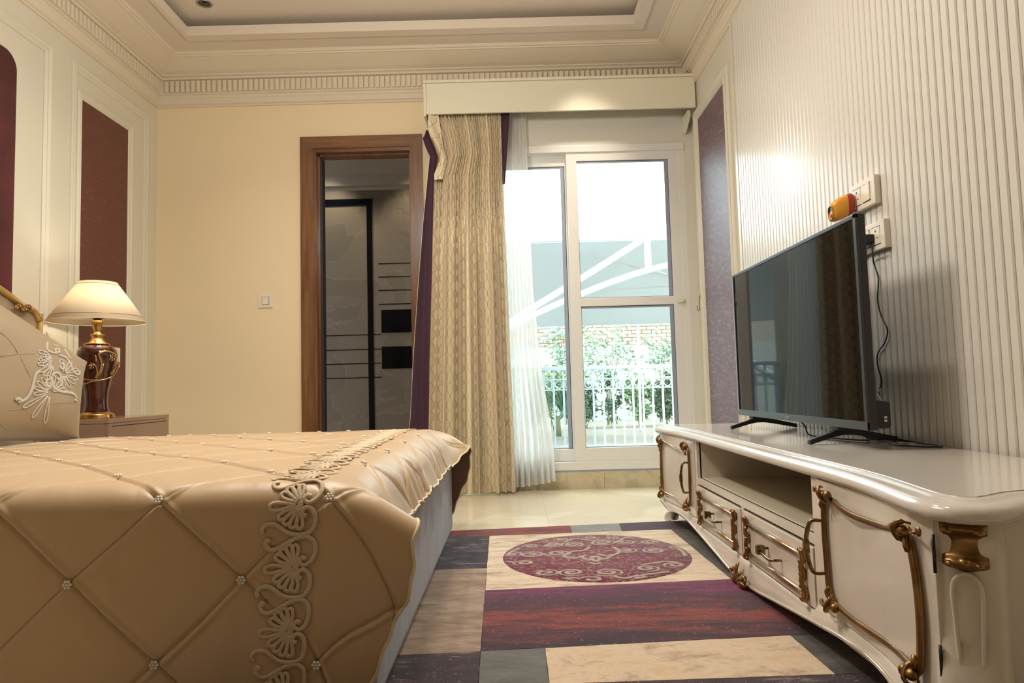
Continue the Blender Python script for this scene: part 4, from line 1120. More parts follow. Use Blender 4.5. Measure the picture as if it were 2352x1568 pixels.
for L_ in ([(820, 300), (900, 260), (1000, 290)], [(1000, 260), (1100, 225), (1240, 240)], [(1440, 270), (1500, 240), (1560, 215), (1640, 225)], [(1230, 300), (1180, 330), (1080, 340), (1000, 380), (1100, 400), (1200, 370)], [(1450, 300), (1500, 345), (1400, 380), (1300, 360)], [(1250, 400), (1290, 430), (1330, 400)], [(1240, 440), (1285, 450), (1330, 440)], [(1850, 240), (1960, 270), (2060, 330), (2100, 380)], [(600, 310), (520, 345), (470, 400)], [(780, 560), (900, 590), (1000, 600), (1150, 610), (1300, 600)], [(1450, 560), (1550, 580), (1650, 560), (1800, 540), (1950, 520)], [(1700, 460), (1830, 440), (1950, 430), (2090, 460)], [(450, 420), (560, 440)], [(1150, 380), (1220, 420), (1280, 380), (1360, 410), (1440, 370)]):
    pts = smooth_path([pxr(x, y)+(.0172,) for x, y in L_], 5); pts = [p for p in pts if (p.x-MC[0])**2+(p.y-MC[1])**2 < (MC[2]-.012)**2]
    if len(pts) > 2: mb.tube(pts, .010, 6, flat=.18, up=(0, 0, 1))
mb.build('scroll_pattern', R_scr, rug, kind='stuff')

# ------------------------------------------------------------------ television stand
ST = thing('tv_stand', 'long ivory lacquered television stand with carved gold mouldings along the slatted wall', 'tv stand', (1.05, 2.40, 0))
SC = 2.40
def Xf(Y):                       # serpentine front
    v = abs(Y-SC); return .788-.030*float(sstep(.78, 1.12, v))
def top_outline(ins=0.):
    o_ = top_outline0(0.); n = len(o_); out = []
    for i, (x, y) in enumerate(o_):
        a = Vector(o_[i-1]); b = Vector(o_[(i+1) % n]); t = (b-a).normalized(); nn = Vector((t.y, -t.x))
        cen = Vector((1.05, SC))
        if i in (0, n-1): nn = Vector((0, 0))
        q = Vector((x, y))
        if nn.length and (q+nn*.01-Vector((1.05, y*.9+SC*.1))).length > (q-Vector((1.05, y*.9+SC*.1))).length: nn = -nn
        k = ins if x < 1.25 else ins*.3
        out.append((x+nn.x*k, y+nn.y*k))
    return out
def top_outline0(ins=0.):
    half = [(.775+ins, 0), (.775+ins, .6), (.768+ins, .85), (.745+ins, 1.03), (.733+ins, 1.12-ins*.1), (.736+ins, 1.175-ins*.5), (.76+ins*.7, 1.213-ins), (.81, 1.232-ins), (.86, 1.215-ins), (.93, 1.178-ins), (1.05, 1.165-ins), (1.30, 1.165-ins)]
    near = [(x, SC-v, 0) for x, v in half]; far = [(x, SC+v, 0) for x, v in half[::-1]]
    return [(p.x, p.y) for p in smooth_path(far, 5)[:-1]+smooth_path(near, 5)]
def ring_stack(levels, m, name, cap_top=True, cap_bot=True):
    mb = MB(); n = None; v = []
    for ins, z in levels:
        o_ = top_outline(ins); n = len(o_); v += [(x, y, z) for x, y in o_]
    f = []
    for l in range(len(levels)-1):
        for i in range(n):
            j_ = (i+1) % n; f.append((l*n+i, l*n+j_, (l+1)*n+j_, (l+1)*n+i))
    mb.add(v, f, True)
    if cap_bot: mb.f.append(tuple(range(n))); mb.sm.append(False)
    if cap_top: mb.f.append(tuple((len(levels)-1)*n+i for i in range(n))[::-1]); mb.sm.append(False)
    return mb.build(name, m, ST)
ring_stack([(.022, .462), (.008, .463), (.001, .469), (-.001, .477), (.002, .486), (.009, .492), (.017, .4950), (.024, .4962), (.031, .4975), (.036, .5005), (.043, .503), (.052, .504)], M['lacquer_top'], 'top')
# carcass: side panels, back, shelf, stiles
BK = 1.29
car = MB()
def fpanel(mb, y0, y1, z0, z1, th=.018, off=0., n=6):
    """front-following board"""
    ys = np.linspace(y0, y1, n); pts = [(Xf(y)+off, y) for y in ys]+[(Xf(y)+off+th, y) for y in ys[::-1]]
    mb.poly(pts, 'z', z0, z1)
Ya, Yb_, Yc, Yd = 1.252, 1.797, 1.833, 2.967
Ye, Yf_ = 2*SC-Yb_, 2*SC-Ya
MB().box(.80, BK, Yb_+.003, Yc, .10, .462).build('divider', M['lacquer'], ST)
MB().box(.80, BK, Yd, Ye-.003, .10, .462).build('divider', M['lacquer'], ST)
d_ = MB(); fpanel(d_, Yb_+.003, Yc, .10, .462); d_.build('stile', M['lacquer'], ST)
d_ = MB(); fpanel(d_, Yd, Ye-.003, .10, .462); d_.build('stile', M['lacquer'], ST)
MB().box(.80, BK-.012, Yc, Yd, .290, .306).build('shelf', M['lacquer_in'], ST)
MB().box(BK-.012, BK, 1.24, 3.56, .07, .462).build('back_board', M['lacquer_in'], ST)
d_ = MB(); fpanel(d_, Yc, Yd, .282, .306); d_.build('rail', M['lacquer'], ST)
d_ = MB(); fpanel(d_, SC-.012, SC+.012, .10, .282); d_.build('stile', M['lacquer'], ST)
MB().box(.80, BK, 1.24, 3.56, .07, .10).build('bottom_board', M['lacquer_in'], ST)
for s_ in (-1, 1):
    yo = SC+s_*1.145; yi = SC+s_*1.12
    MB().box(.885, BK, min(yo, yi), max(yo, yi), .07, .462, .002).build('side_panel', M['lacquer'], ST)
    MB().box(.95, BK-.05, min(yo+s_*.006, yo), max(yo+s_*.006, yo), .13, .41, .004).build('side_field', M['lacquer'], ST)
# apron
def zap(v):
    return float(np.interp(abs(v), [0, .06, .16, .3, .5, .7, .82, .92, 1.0, 1.04, 1.08, 1.13], [.022, .026, .034, .05, .072, .092, .098, .098, .088, .098, .112, .125]))
n = 90; ys = np.linspace(SC-1.13, SC+1.13, n); mb = MB(); v = []
zt_ = lambda y: .128 if not (Yc < y < Yd) else .105
for y in ys:
    x = Xf(y)
    # slight outward curve towards the bottom
    zb_ = zap(y-SC); zt = .128 if abs(y-SC) > .567 else .106
    for q in range(5):
        t = q/4; z = zt+(zb_-zt)*t; v.append((x-.010*math.sin(t*PI/2)*1.0, y, z))
    v.append((x+.014, y, zb_)); v.append((x+.018, y, zt))
f = []
for i in range(n-1):
    for q in range(7):
        f.append((i*7+q, (i+1)*7+q, (i+1)*7+(q+1) % 7, i*7+(q+1) % 7))
mb.add(v, f, True); f0 = len(mb.v)
mb.f.append(tuple(range(7))[::-1]); mb.sm.append(False); mb.f.append(tuple((n-1)*7+q for q in range(7))); mb.sm.append(False)
mb.build('apron', M['lacquer'], ST)
MB().tube(smooth_path([(Xf(y)-.012, y, zap(y-SC)+.003) for y in np.linspace(SC-1.13, SC+1.13, 60)], 3), .0055, 8).build('apron_bead', mat('pearl gilt moulding', (210, 196, 176), .2, metal=.5), ST)
# corner pilasters on a cant, with cabriole legs
def corner(s_):
    e1 = Vector((1, -s_*-1*0, 0))
    def Y(v): return SC+s_*v
    # pilaster body: lofted sections, plan = rounded block facing outward diagonal
    mb = MB(); v = []; n = 14
    zs = [.462, .40, .33, .26, .20, .15, .11, .080, .052, .030, .0165]
    swell = [.0, -.004, -.006, -.002, .010, .020, .022, .008, -.010, .004, .006]
    wid = [1, 1, 1, 1, 1, 1, .95, .72, .5, .52, .5]
    for z, sw, w_ in zip(zs, swell, wid):
        cx, cv = .825, 1.158
        a = Vector((.765, 1.150)); b_ = Vector((.868, 1.190-.0))       # from front edge to side edge of the cant
        dirv = Vector((-.62, .78)).normalized(); tan = Vector((.78, .62)).normalized()
        c = Vector((.812, 1.150))+dirv*(sw+.0)
        for k in range(n):
            th = 2*PI*k/n
            p = c+tan*(.058*w_*math.copysign(abs(math.cos(th))**.6, math.cos(th)))+dirv*(.038*(w_ if w_ < 1 else 1)*math.copysign(abs(math.sin(th))**.6, math.sin(th)))
            v.append((p.x, Y(p.y), z))
    f = [(l*n+i, l*n+(i+1) % n, (l+1)*n+(i+1) % n, (l+1)*n+i) for l in range(len(zs)-1) for i in range(n)]
    mb.add(v, f, True); mb.f.append(tuple(range(n))); mb.sm.append(False); mb.f.append(tuple((len(zs)-1)*n+i for i in range(n))[::-1]); mb.sm.append(False)
    mb.build('corner_leg', M['lacquer'], ST)
    dv = Vector((-.62, .78*s_, 0)).normalized(); tn = Vector((.78, .62*s_, 0)).normalized(); c0 = Vector((.812, Y(1.150), 0))
    # raised flute on the pilaster
    fl_ = smooth_path([c0+dv*.041+tn*x+Vector((0, 0, z)) for x, z in ((-.018, .13), (-.017, .2), (-.02, .28), (-.022, .345), (-.012, .366), (0, .371), (.012, .366), (.022, .345), (.02, .28), (.017, .2), (.018, .13))], 4)
    MB().tube(fl_, .004, 6).build('flute_moulding', M['lacquer'], ST)
    # scroll foot
    sp = [c0+dv*(.024+.022*math.cos(t)*(1-t/8))+Vector((0, 0, .026+.022*math.sin(t)*(1-t/8))) for t in np.linspace(-1.4, 4.4, 18)]
    MB().tube(sp, [.015-.0004*i for i in range(18)], 8).build('foot_scroll', M['lacquer'], ST)
    # gilt bracket
    P_ = np.zeros((13, 25, 3))
    for i, a in enumerate(np.linspace(-1, 1, 13)):
        for j_, t in enumerate(np.linspace(0, 1, 25)):
            z = .460-.085*t
            w_ = .036*(1-.07*math.sin(PI*t)**2)*(1 if t < .85 else math.sqrt(max(0, 1-((t-.85)/.15)**2))*.55+.45)
            prot = .040+.016*math.exp(-((t-.12)/.13)**2)-.001*math.sin(PI*t)+.014*math.exp(-((t-.82)/.10)**2)-.012*a*a
            prot += .004*math.exp(-((abs(a)-.55)/.18)**2)*(math.exp(-((t-.15)/.1)**2)+math.exp(-((t-.8)/.08)**2))
            q = c0+dv*prot+tn*(a*w_)+Vector((0, 0, z)); P_[i, j_] = q
    br = MB().grid(P_).build('gilt_bracket', M['gold'], ST); solid_fix(br, .008, -1 if s_ > 0 else 1)
    mb = MB()
    for a, z, r in ((-.024, .446, .009), (.024, .446, .009), (0, .392, .010), (-.022, .388, .007), (.022, .388, .007)):
        mb.ball(c0+dv*.048+tn*a+Vector((0, 0, z)), r, (1.2, 1.2, .9))
    mb.build('bracket_knob', M['gold'], ST, kind='stuff')
corner(-1); corner(1)
for s_ in (-1, 1):
    MB().lathe([(.02, .0155), (.028, .04), (.024, .07)], (1.24, SC+s_*1.09), 14).build('rear_leg', M['lacquer'], ST)

def knot(mb, c, s=1., seed=0, dirs=(1, 1)):
    """carved ribbon-and-leaf knot, lying on the front face (normal -X). c = centre"""
    c = Vector(c); dy, dz = dirs
    def p(a, b, h): return c+Vector((-h*s, a*s*dy, b*s*dz))
    mb.ball(p(0, 0, .010), .013*s, (1, 1.15, .9))
    mb.ball(p(-.024, .002, .010), .011*s, (1, 1, 1.1))
    mb.tube(smooth_path([p(.018, .016, .002), p(.006, .018, .016), p(-.004, .006, .024), p(-.008, -.014, .014), p(-.004, -.022, .004)], 5), [.003*s]*4+[.0065*s]*13+[.004*s]*4, 7, flat=.6)
    mb.tube(smooth_path([p(.012, .006, .006), p(.028, .012, .014), p(.042, .004, .012), p(.050, .012, .006)], 5), [.0055*s]*8+[.0048*s]*4+[.003*s]*4, 7, flat=.5)
    mb.ball(p(.050, .008, .008), .0085*s, (.5, 1, 1.1))
    mb.tube(smooth_path([p(.004, -.01, .008), p(.012, -.026, .012), p(.006, -.038, .006)], 4), .0048*s, 7, flat=.5)

def bar(pts, r, m, name, par, flat=.75):
    return MB().tube(smooth_path(pts, 6), r, 10, flat=flat, up=(-1, 0, 0)).build(name, m, par)
def cabinet_door(y0, y1, hinge):     # hinge: +1 hinge at far side, -1 at near side ; handle on the other
    dm = MB(); fpanel(dm, y0, y1, .130, .460, .018, -.004, 8); d = dm.build('door', M['lacquer'], ST); bevel(d, .0015)
    cy_ = (y0+y1)/2; w_ = (y1-y0)/2-.055
    hs = -hinge                       # handle side
    X = lambda y: Xf(y)-.012
    yl, yr = cy_-w_, cy_+w_; zt, zb_ = .425, .165
    hy = cy_+hs*w_; gy = cy_-hs*w_
    G = M['gold'] if y0 < 2 else M['gold_light']
    bar([(X(yl), yl+.03, zt+.002), (X(cy_), cy_-w_*.35, zt-.018), (X(cy_), cy_+w_*.35, zt-.018), (X(yr), yr-.03, zt+.002)], .0075, G, 'frame_bar', d)
    bar([(X(yl), yl+.03, zb_+.004), (X(cy_), cy_-w_*.35, zb_-.002), (X(cy_), cy_+w_*.35, zb_-.002), (X(yr), yr-.03, zb_+.004)], .0075, G, 'frame_bar', d)
    bar([(X(hy), hy-hs*.02, zt+.002), (X(hy), hy-hs*.004, zt-.02), (X(hy), hy+hs*.002, zt-.09), (X(hy), hy-hs*.002, zb_+.10), (X(hy), hy-hs*.006, zb_+.04), (X(hy), hy-hs*.030, zb_+.004)], .0085, M['gold'], 'frame_bar', d)
    bar([(X(gy), gy+hs*.015, zt-.006), (X(gy), gy+hs*.002, zt-.04), (X(gy), gy-hs*.008, zt-.10), (X(gy), gy-hs*.010, zb_+.09), (X(gy), gy-hs*.002, zb_+.02), (X(gy), gy+hs*.012, zb_+.0)], .0095, M['gold'], 'frame_bar', d)
    for yy, z_, dr in ((hy-hs*.028, zt+.006, (hs, 1)), (gy+hs*.012, zt+.002, (-hs, 1)), (hy-hs*.034, zb_+.002, (hs, -1)), (gy+hs*.010, zb_-.004, (-hs, -1))):
        mb = MB(); knot(mb, (X(yy)-.002, yy, z_), 1.0, dirs=dr); mb.build('corner_knot', M['gold'], d, kind=None)
    # arched pull
    hz0, hz1 = .232, .362; X0 = X(hy)
    MB().tube(smooth_path([(X0-.004, hy, hz1), (X0-.030, hy+hs*.008, hz1-.002), (X0-.040, hy+hs*.013, hz1-.035), (X0-.042, hy+hs*.014, (hz0+hz1)/2), (X0-.040, hy+hs*.013, hz0+.035), (X0-.030, hy+hs*.008, hz0+.002), (X0-.004, hy, hz0)], 6), [.0042+.0018*math.sin(PI*i/36) for i in range(37)], 8).build('handle', M['pull'], d, label='aged brass arched door handle')
    MB().box(X0-.049, X0-.036, hy+hs*.014-.007, hy+hs*.014+.007, (hz0+hz1)/2-.016, (hz0+hz1)/2+.016, .002).build('handle_block', M['pull'], d)
    # hinges
    ye = y1 if hinge > 0 else y0
    for z_ in (.205, .40):
        MB().tube([(Xf(ye)-.007, ye+hinge*.004, z_-.034), (Xf(ye)-.007, ye+hinge*.004, z_+.034)], .003, 8).build('hinge', M['bezel'], ST)
cabinet_door(Ya, Yb_, -1); cabinet_door(Ye, Yf_, 1)

def drawer(y0, y1):
    dm = MB(); fpanel(dm, y0+.006, y1-.006, .112, .272, .018, -.003, 4); d = dm.build('drawer', M['lacquer'], ST); bevel(d, .0015)
    X = Xf(2.4)-.010; cy_ = (y0+y1)/2; yl, yr = y0+.065, y1-.065; zt, zb_ = .240, .140
    for z_ in (zt, zb_):
        MB().tube([(X, yl, z_), (X, yr, z_)], .006, 8).build('gilt_rod', M['gold_light'], d)
        MB().tube([(X+.004, yl, z_-.009), (X+.004, yr, z_-.009)], .003, 8).build('gilt_rod', M['gold_light'], d)
    for ye, s_ in ((yl, -1), (yr, 1)):
        mb = MB(); pts = []
        for t in np.linspace(0, 1, 23):
            z_ = zb_-.020+(zt-zb_+.040)*t; pts.append(Vector((X-.003-.003*math.cos(t*PI*6), ye+s_*(.012+.006*math.cos(t*PI*2)), z_)))
        mb.tube(pts, [.0065+.0035*abs(math.sin(t*PI*3)) for t in np.linspace(.06, .94, 23)], 8)
        for q in range(5):
            z_ = zb_-.016+(zt-zb_+.032)*q/4
            mb.ball((X-.006, ye+s_*.004, z_), .008, (.8, 1, .8))
        mb.build('gilt_scroll', M['gold'], d)
    hm = MB()
    hm.tube(smooth_path([(X+.006, cy_+.052, .196), (X-.016, cy_+.050, .194), (X-.024, cy_+.03, .188), (X-.024, cy_, .184), (X-.024, cy_-.03, .182), (X-.018, cy_-.050, .184), (X+.006, cy_-.052, .184)], 5), .0045, 8, flat=.8)
    hm.build('handle', M['pull'], d, label='aged brass drawer pull')
    MB().box(X-.032, X-.006, cy_+.040, cy_+.060, .178, .206, .004).build('handle_block', M['pull'], d)
drawer(Yc, SC-.010); drawer(SC+.010, Yd)
# carved ornament at the middle of the apron
mb = MB(); X = Xf(SC)-.016
for k, (a, L_, w_) in enumerate(((90, .075, .011), (62, .055, .009), (118, .055, .009), (30, .062, .010), (150, .062, .010), (8, .070, .010), (172, .070, .010))):
    r = math.radians(a); pts = []
    for t in np.linspace(0, 1, 9):
        pts.append(Vector((X-.006-.012*math.sin(PI*t), SC+math.cos(r)*L_*t, .030+math.sin(r)*L_*t*.85-.012*(abs(math.cos(r)))*t*t)))
    mb.tube(pts, [w_*(.35+.75*math.sin(PI*(.1+.8*t))) for t in np.linspace(0, 1, 9)], 8, flat=.55, up=(-1, 0, 0))
for a, b_ in ((.062, .055), (-.062, .055), (.045, .025), (-.045, .025), (0, .030)): mb.ball((X-.010, SC+a, b_), .010)
for s_ in (-1, 1):
    mb.tube([Vector((X-.012, SC+s_*(.068+.013*math.cos(t)*(1-t/8)), .045+.013*math.sin(t)*(1-t/8))) for t in np.linspace(0, 6, 18)], .004, 6)
mb.build('apron_carving', M['gold'], ST, kind='stuff')

# ------------------------------------------------------------------ television
TV = thing('television', 'black flat-screen television on two splayed feet atop the ivory stand', 'television', (1.07, 2.63, .505))
TX, TY0_, TY1_, TZ0, TZ1 = 1.05, 2.030, 3.185, .562, 1.216
MB().box(TX+.006, TX+.030, TY0_, TY1_, TZ0, TZ1, .003).build('cabinet', M['bezel'], TV)
b_ = .012
MB().box(TX, TX+.008, TY0_, TY1_, TZ1-b_, TZ1, .001).box(TX, TX+.008, TY0_, TY0_+b_+.004, TZ0, TZ1, .001).box(TX, TX+.008, TY1_-b_, TY1_, TZ0, TZ1, .001).build('bezel', mat('dark grey bezel', (44, 46, 50), .3), TV)
MB().box(TX-.001, TX+.008, TY0_, TY1_, TZ0, TZ0+.026, .002).build('lower_bezel', mat('brushed grey lower bezel', (78, 82, 86), .32, metal=.4), TV)
MB().box(TX+.003, TX+.007, TY0_+b_, TY1_-b_, TZ0+.024, TZ1-b_).build('screen', M['screen'], TV)
MB().poly([(TX+.028, TZ0+.004), (TX+.075, TZ0+.004), (TX+.082, TZ0+.012), (TX+.082, TZ0+.082), (TX+.028, TZ0+.092)], 'y', TY0_+.022, TY1_-.10).build('back_housing', M['black'], TV)
for z_ in (.589, .599):
    MB().box(TX+.062, TX+.070, TY0_+.0195, TY0_+.023, z_-.003, z_+.003).build('port', M['plate'], TV)
txt = bpy.data.curves.new('logo', 'FONT'); txt.body = 'SONY'; txt.size = .016; txt.align_x = 'CENTER'; txt.align_y = 'CENTER'; txt.extrude = .0003
tmp = bpy.data.objects.new('logo_text', txt); COL.objects.link(tmp); bpy.context.view_layer.update()
lo_me = bpy.data.meshes.new_from_object(tmp.evaluated_get(bpy.context.evaluated_depsgraph_get())); bpy.data.objects.remove(tmp)
lo_ = bpy.data.objects.new('logo', lo_me); COL.objects.link(lo_); lo_.parent = TV; lo_['kind'] = 'stuff'
lo_.matrix_local = Matrix(((0, 0, -1, TX-.0014-1.07), (-1, 0, 0, 2.62-2.63), (0, 1, 0, TZ0+.013-.505), (0, 0, 0, 1)))
lo_me.materials.clear(); lo_me.materials.append(mat('silver print', (150, 150, 152), .4)); WORLD[lo_] = Vector((0, 0, 0))
def foot(yc, skew):
    ap = Vector((1.09, yc+.012, .548)); fr_ = Vector((.960, yc-.030, .514)); re = Vector((1.262, yc+.0, .514))
    pts = [(fr_.x, .506, .522, fr_.y), (1.05, .526, .544, yc), (1.085, .532, .556, yc+.008), (1.12, .532, .556, yc+.010), (1.17, .524, .544, yc+.008), (re.x, .506, .523, re.y)]
    mb = MB(); hw = .011; v = []
    for x, za, zb2, yy in pts:
        v += [(x, yy-hw, za), (x, yy+hw, za), (x, yy+hw, zb2), (x, yy-hw, zb2)]
    n = len(pts); f = [(i*4+k, i*4+(k+1) % 4, (i+1)*4+(k+1) % 4, (i+1)*4+k) for i in range(n-1) for k in range(4)]+[(0, 3, 2, 1), tuple((n-1)*4+k for k in range(4))]
    mb.add(v, f); mb.box(1.062, 1.105, yc-.02, yc+.03, .548, .566, .002)
    o = mb.build('foot', M['black'], TV); bevel(o, .002)
foot(2.262, 0); foot(3.055, 0)
# cables
def cable(name, pts, label, r=.0028):
    tag(MB().tube(smooth_path(pts, 6), r, 6).build(name, M['black']), label, 'cable')
zc = .5082
cable('cable', [(1.10, 2.66, .566), (1.105, 2.60, .545), (1.10, 2.55, zc+.004), (1.13, 2.45, zc), (1.15, 2.38, zc), (1.17, 2.33, zc), (1.20, 2.31, zc)], 'thin black cable drooping under the television between its feet')
cable('cable', [(1.19, 2.40, .53), (1.20, 2.37, .525), (1.21, 2.33, zc+.006), (1.25, 2.27, zc+.010), (1.27, 2.21, zc+.004), (1.285, 2.16, zc), (1.29, 2.10, zc), (1.285, 2.06, zc), (1.26, 2.04, zc), (1.22, 2.06, zc), (1.19, 2.12, zc), (1.21, 2.2, zc), (1.25, 2.235, zc+.003), (1.285, 2.235, zc)], 'tangled black cable coiled behind the nearer television foot')
tag(MB().box(1.24, 1.296, 2.34, 2.42, zc-.003, zc+.008, .003).build('cable_adapter', M['black']), 'small black cable adapter on the stand behind the television', 'adapter')

# ------------------------------------------------------------------ outside: terrace, railing, garden, canopy
structure(MB().box(-.5, 4.5, YB+T, 6.62, -.02, .10).build('terrace_slab', mat('grey terrace stone', (88, 88, 90), .7)))
M['ground'] = mat('pale paving', (112, 104, 90), .9, color2=(126, 118, 102), noise_scale=2)
structure(MB().box(-14, 22, 6.62, 40, -.25, -.15).build('ground', M['ground']))
structure(MB().box(-14, 22, -6, 6.62, -.27, -.17).build('ground', M['ground']))
rail = thing('balcony_railing', 'white painted metal railing with a band of rings outside the window', 'railing', (1.2, 6.4, .10))
RW = mat('white railing paint', (172, 182, 184), .4)
RY = 6.4
rx0, rx1 = -.4, 3.6
MB().box(rx0, rx1, RY-.02, RY+.02, .862, .895, .003).build('top_rail', RW, rail)
for z_ in (.775, .680): MB().box(rx0, rx1, RY-.008, RY+.008, z_-.006, z_+.006).build('middle_rail', RW, rail)
MB().box(rx0, rx1, RY-.008, RY+.008, .145, .160).build('bottom_rail', RW, rail)
ba = MB().box(rx0+.04-.009, rx0+.04+.009, RY-.006, RY+.006, .160, .862).build('baluster', RW, rail)
ring = MB().tube([(rx0+.0865+.034*math.cos(t), RY, .7275+.036*math.sin(t)) for t in np.linspace(0, 2*PI, 25)[:-1]], .005, 6, closed=True).build('ring', RW, rail)
k = 1
while rx0+.04+k*.093 < rx1:
    dup_part(ba, rail, (k*.093, 0, 0)); dup_part(ring, rail, (k*.093, 0, 0)); k += 1
for x in (rx0+.02, 1.6, rx1-.02): MB().box(x-.012, x+.012, RY-.012, RY+.012, .10, .862).build('post', RW, rail)

# boundary wall with brick upper courses
WY = 16.5
bwall = thing('boundary_wall', 'white plastered garden wall topped with red brick courses behind the plants', 'wall', (3, WY, -.15))
MB().box(-6, 14, WY, WY+.25, -.15, 1.66).build('plaster', mat('white garden plaster', (150, 150, 142), .9), bwall)
MB().box(-6, 14, WY+.03, WY+.22, 1.66, 2.38).build('mortar', mat('pale mortar', (150, 140, 126), .95), bwall)
bk = None; BR = mat('red garden brick', (136, 114, 100), .9, color2=(156, 134, 118), noise_scale=3)
for r in range(8):
    for c in range(36):
        x = -1.5+c*.24+(r % 2)*.12
        z_ = 1.67+r*.088
        if bk is None: bk = MB().box(x, x+.222, WY, WY+.1, z_, z_+.074).build('brick', BR, bwall); p0 = Vector((x, 0, z_))
        else: dup_part(bk, bwall, (x-p0.x, rnd.uniform(-.006, .006), z_-p0.z))

# plants
GREEN = [mat('green foliage', (96, 122, 84), .7, color2=(128, 152, 104), noise_scale=6), mat('grey green foliage', (108, 130, 106), .7, color2=(142, 162, 134), noise_scale=6), mat('deep green foliage', (52, 72, 54), .7, color2=(84, 108, 78), noise_scale=6)]
STEMM = mat('plant stem', (96, 96, 66), .8)
def plant(x, y, h, w, z0, dens, leaf, gi, label, name='shrub', bare=.0):
    t = thing(name, label, 'shrub', (x, y, -.15), 'shrubs and saplings along the garden wall')
    sm = MB(); fm = MB()
    for s_ in range(5):
        a = rnd.uniform(0, 6.28); tip = Vector((x+w*.6*math.cos(a), y+w*.4*math.sin(a), z0+h*rnd.uniform(.6, 1)))
        sm.tube(smooth_path([(x+rnd.uniform(-.04, .04), y, -.15), ((x+tip.x)/2+rnd.uniform(-.05, .05), y, (z0+tip.z)/2), tip], 4), .006, 5)
    sm.build('stem', STEMM, t)
    for k_ in range(dens):
        a = rnd.uniform(0, 6.28); b = rnd.uniform(-1, 1); r = rnd.uniform(.2, 1)**.6
        c = Vector((x+w*r*math.cos(a)*math.sqrt(1-b*b), y+w*.7*r*math.sin(a)*math.sqrt(1-b*b), z0+h/2+h/2*r*b+bare*0))
        if noise.noise(c*3.1) < -.14: continue
        d = Vector((rnd.gauss(0, 1), rnd.gauss(0, 1), rnd.gauss(0, .8))).normalized(); s_ = d.cross(Vector((rnd.gauss(0, 1), rnd.gauss(0, 1), rnd.gauss(0, 1)))).normalized()
        L_ = leaf*rnd.uniform(.7, 1.4)
        fm.add([tuple(c), tuple(c+d*L_*.5+s_*L_*.22), tuple(c+d*L_), tuple(c+d*L_*.5-s_*L_*.22)], [(0, 1, 2, 3)])
    fm.build('foliage', GREEN[gi], t, kind='stuff')
plant(2.0, 14.6, 1.55, .85, .55, 1200, .10, 1, 'tall airy sapling seen through the middle of the right-hand pane above the railing')
plant(3.3, 15.2, 1.0, .5, .9, 700, .10, 1, 'thin sapling at the right edge of the window above the railing')
plant(1.2, 15.2, 1.3, .45, 1.0, 900, .10, 1, 'thin tall sapling just right of the window mullion')
plant(.75, 13.2, 1.0, .55, .15, 1700, .09, 0, 'rounded light green bush left of the window mullion above the railing')
for i, (x, w_, gi, lb) in enumerate(((1.45, .30, 2, 'dark leafy bush behind the railing nearest the mullion'), (2.0, .26, 2, 'narrow leafy bush behind the railing, second from the mullion'), (2.55, .34, 0, 'full leafy bush behind the railing, third from the mullion'), (3.1, .30, 2, 'dark leafy bush behind the railing, fourth from the mullion'), (3.55, .32, 0, 'leafy bush behind the railing at the right edge of the pane'))):
    plant(x, 13.8, 1.0, w_, -.05, 1700, .085, gi, lb)
# fan palm
palm = thing('fan_palm', 'dark green fan palm behind the railing in the left-hand pane', 'palm', (.75, 11.8, -.15))
MB().lathe([(.07, -.15), (.05, .2)], (.75, 11.8), 10).build('trunk', STEMM, palm)
lf = None
for k_ in range(13):
    a = rnd.uniform(-1.2, 1.2)+(PI if k_ % 2 else 0); el = rnd.uniform(.3, 1.3); L_ = rnd.uniform(.45, .7)
    b0 = Vector((.75, 11.8, .15)); d = Vector((math.cos(a)*math.cos(el), math.sin(a)*math.cos(el)*.6, math.sin(el))); mb = MB()
    base_ = b0+d*.2; sd = d.cross(Vector((0, 1, .2))).normalized()
    for q in range(11):
        t = (q-5)/5*1.1; dd = (d*math.cos(t)+sd*math.sin(t)).normalized(); w_ = dd.cross(Vector((0, 1, 0))).normalized()*.018
        tip = base_+dd*L_*(1-.15*abs(t))-Vector((0, 0, .08*abs(t)))
        mb.add([tuple(base_), tuple(base_+dd*L_*.5+w_), tuple(tip), tuple(base_+dd*L_*.5-w_)], [(0, 1, 2, 3)])
    mb.tube([b0-Vector((0, 0, .05)), base_], .008, 5); mb.build('frond', GREEN[2], palm)

# parking canopy: fabric skin on white tube trusses
cnp = thing('shade_canopy', 'grey fabric car canopy carried on curved white steel tubes beyond the railing', 'canopy', (1.2, 9.6, -.15))
WT = mat('white painted steel tube', (190, 196, 200), .45)
FB = bpy.data.materials.new('grey canopy fabric'); FB.use_nodes = True
_nt = FB.node_tree; _nt.nodes.remove(_nt.nodes['Principled BSDF'])
_a = _nt.nodes.new('ShaderNodeBsdfDiffuse'); _a.inputs[0].default_value = lin((200, 206, 210)); _b = _nt.nodes.new('ShaderNodeBsdfTranslucent'); _b.inputs[0].default_value = lin((150, 160, 166))
_c = _nt.nodes.new('ShaderNodeMixShader'); _c.inputs[0].default_value = .05; _nt.links.new(_a.outputs[0], _c.inputs[1]); _nt.links.new(_b.outputs[0], _c.inputs[2]); _nt.links.new(_c.outputs[0], _nt.nodes['Material Output'].inputs[0])
def fabric(rows, name):
    P_ = np.array(rows, float); MB().grid(P_).build(name, FB, cnp)
xs = np.linspace(-3.5, 7.5, 34)
rows = []
for x in xs:
    row = []
    for t in np.linspace(0, 1, 14):
        y = 8.75+3.6*t; z_ = 2.60-.0*t-.80*t**.9+.10*math.sin(PI*t)-.03*math.sin(x*1.7)*math.sin(PI*t)
        row.append((x, y, z_))
    rows.append(row)
fabric(rows, 'fabric_skin')
rows = [[(x, 12.35+.02*math.sin(q), 1.95-.04*q+.012*math.sin(x*3+q)) for q in range(5)] for x in xs]
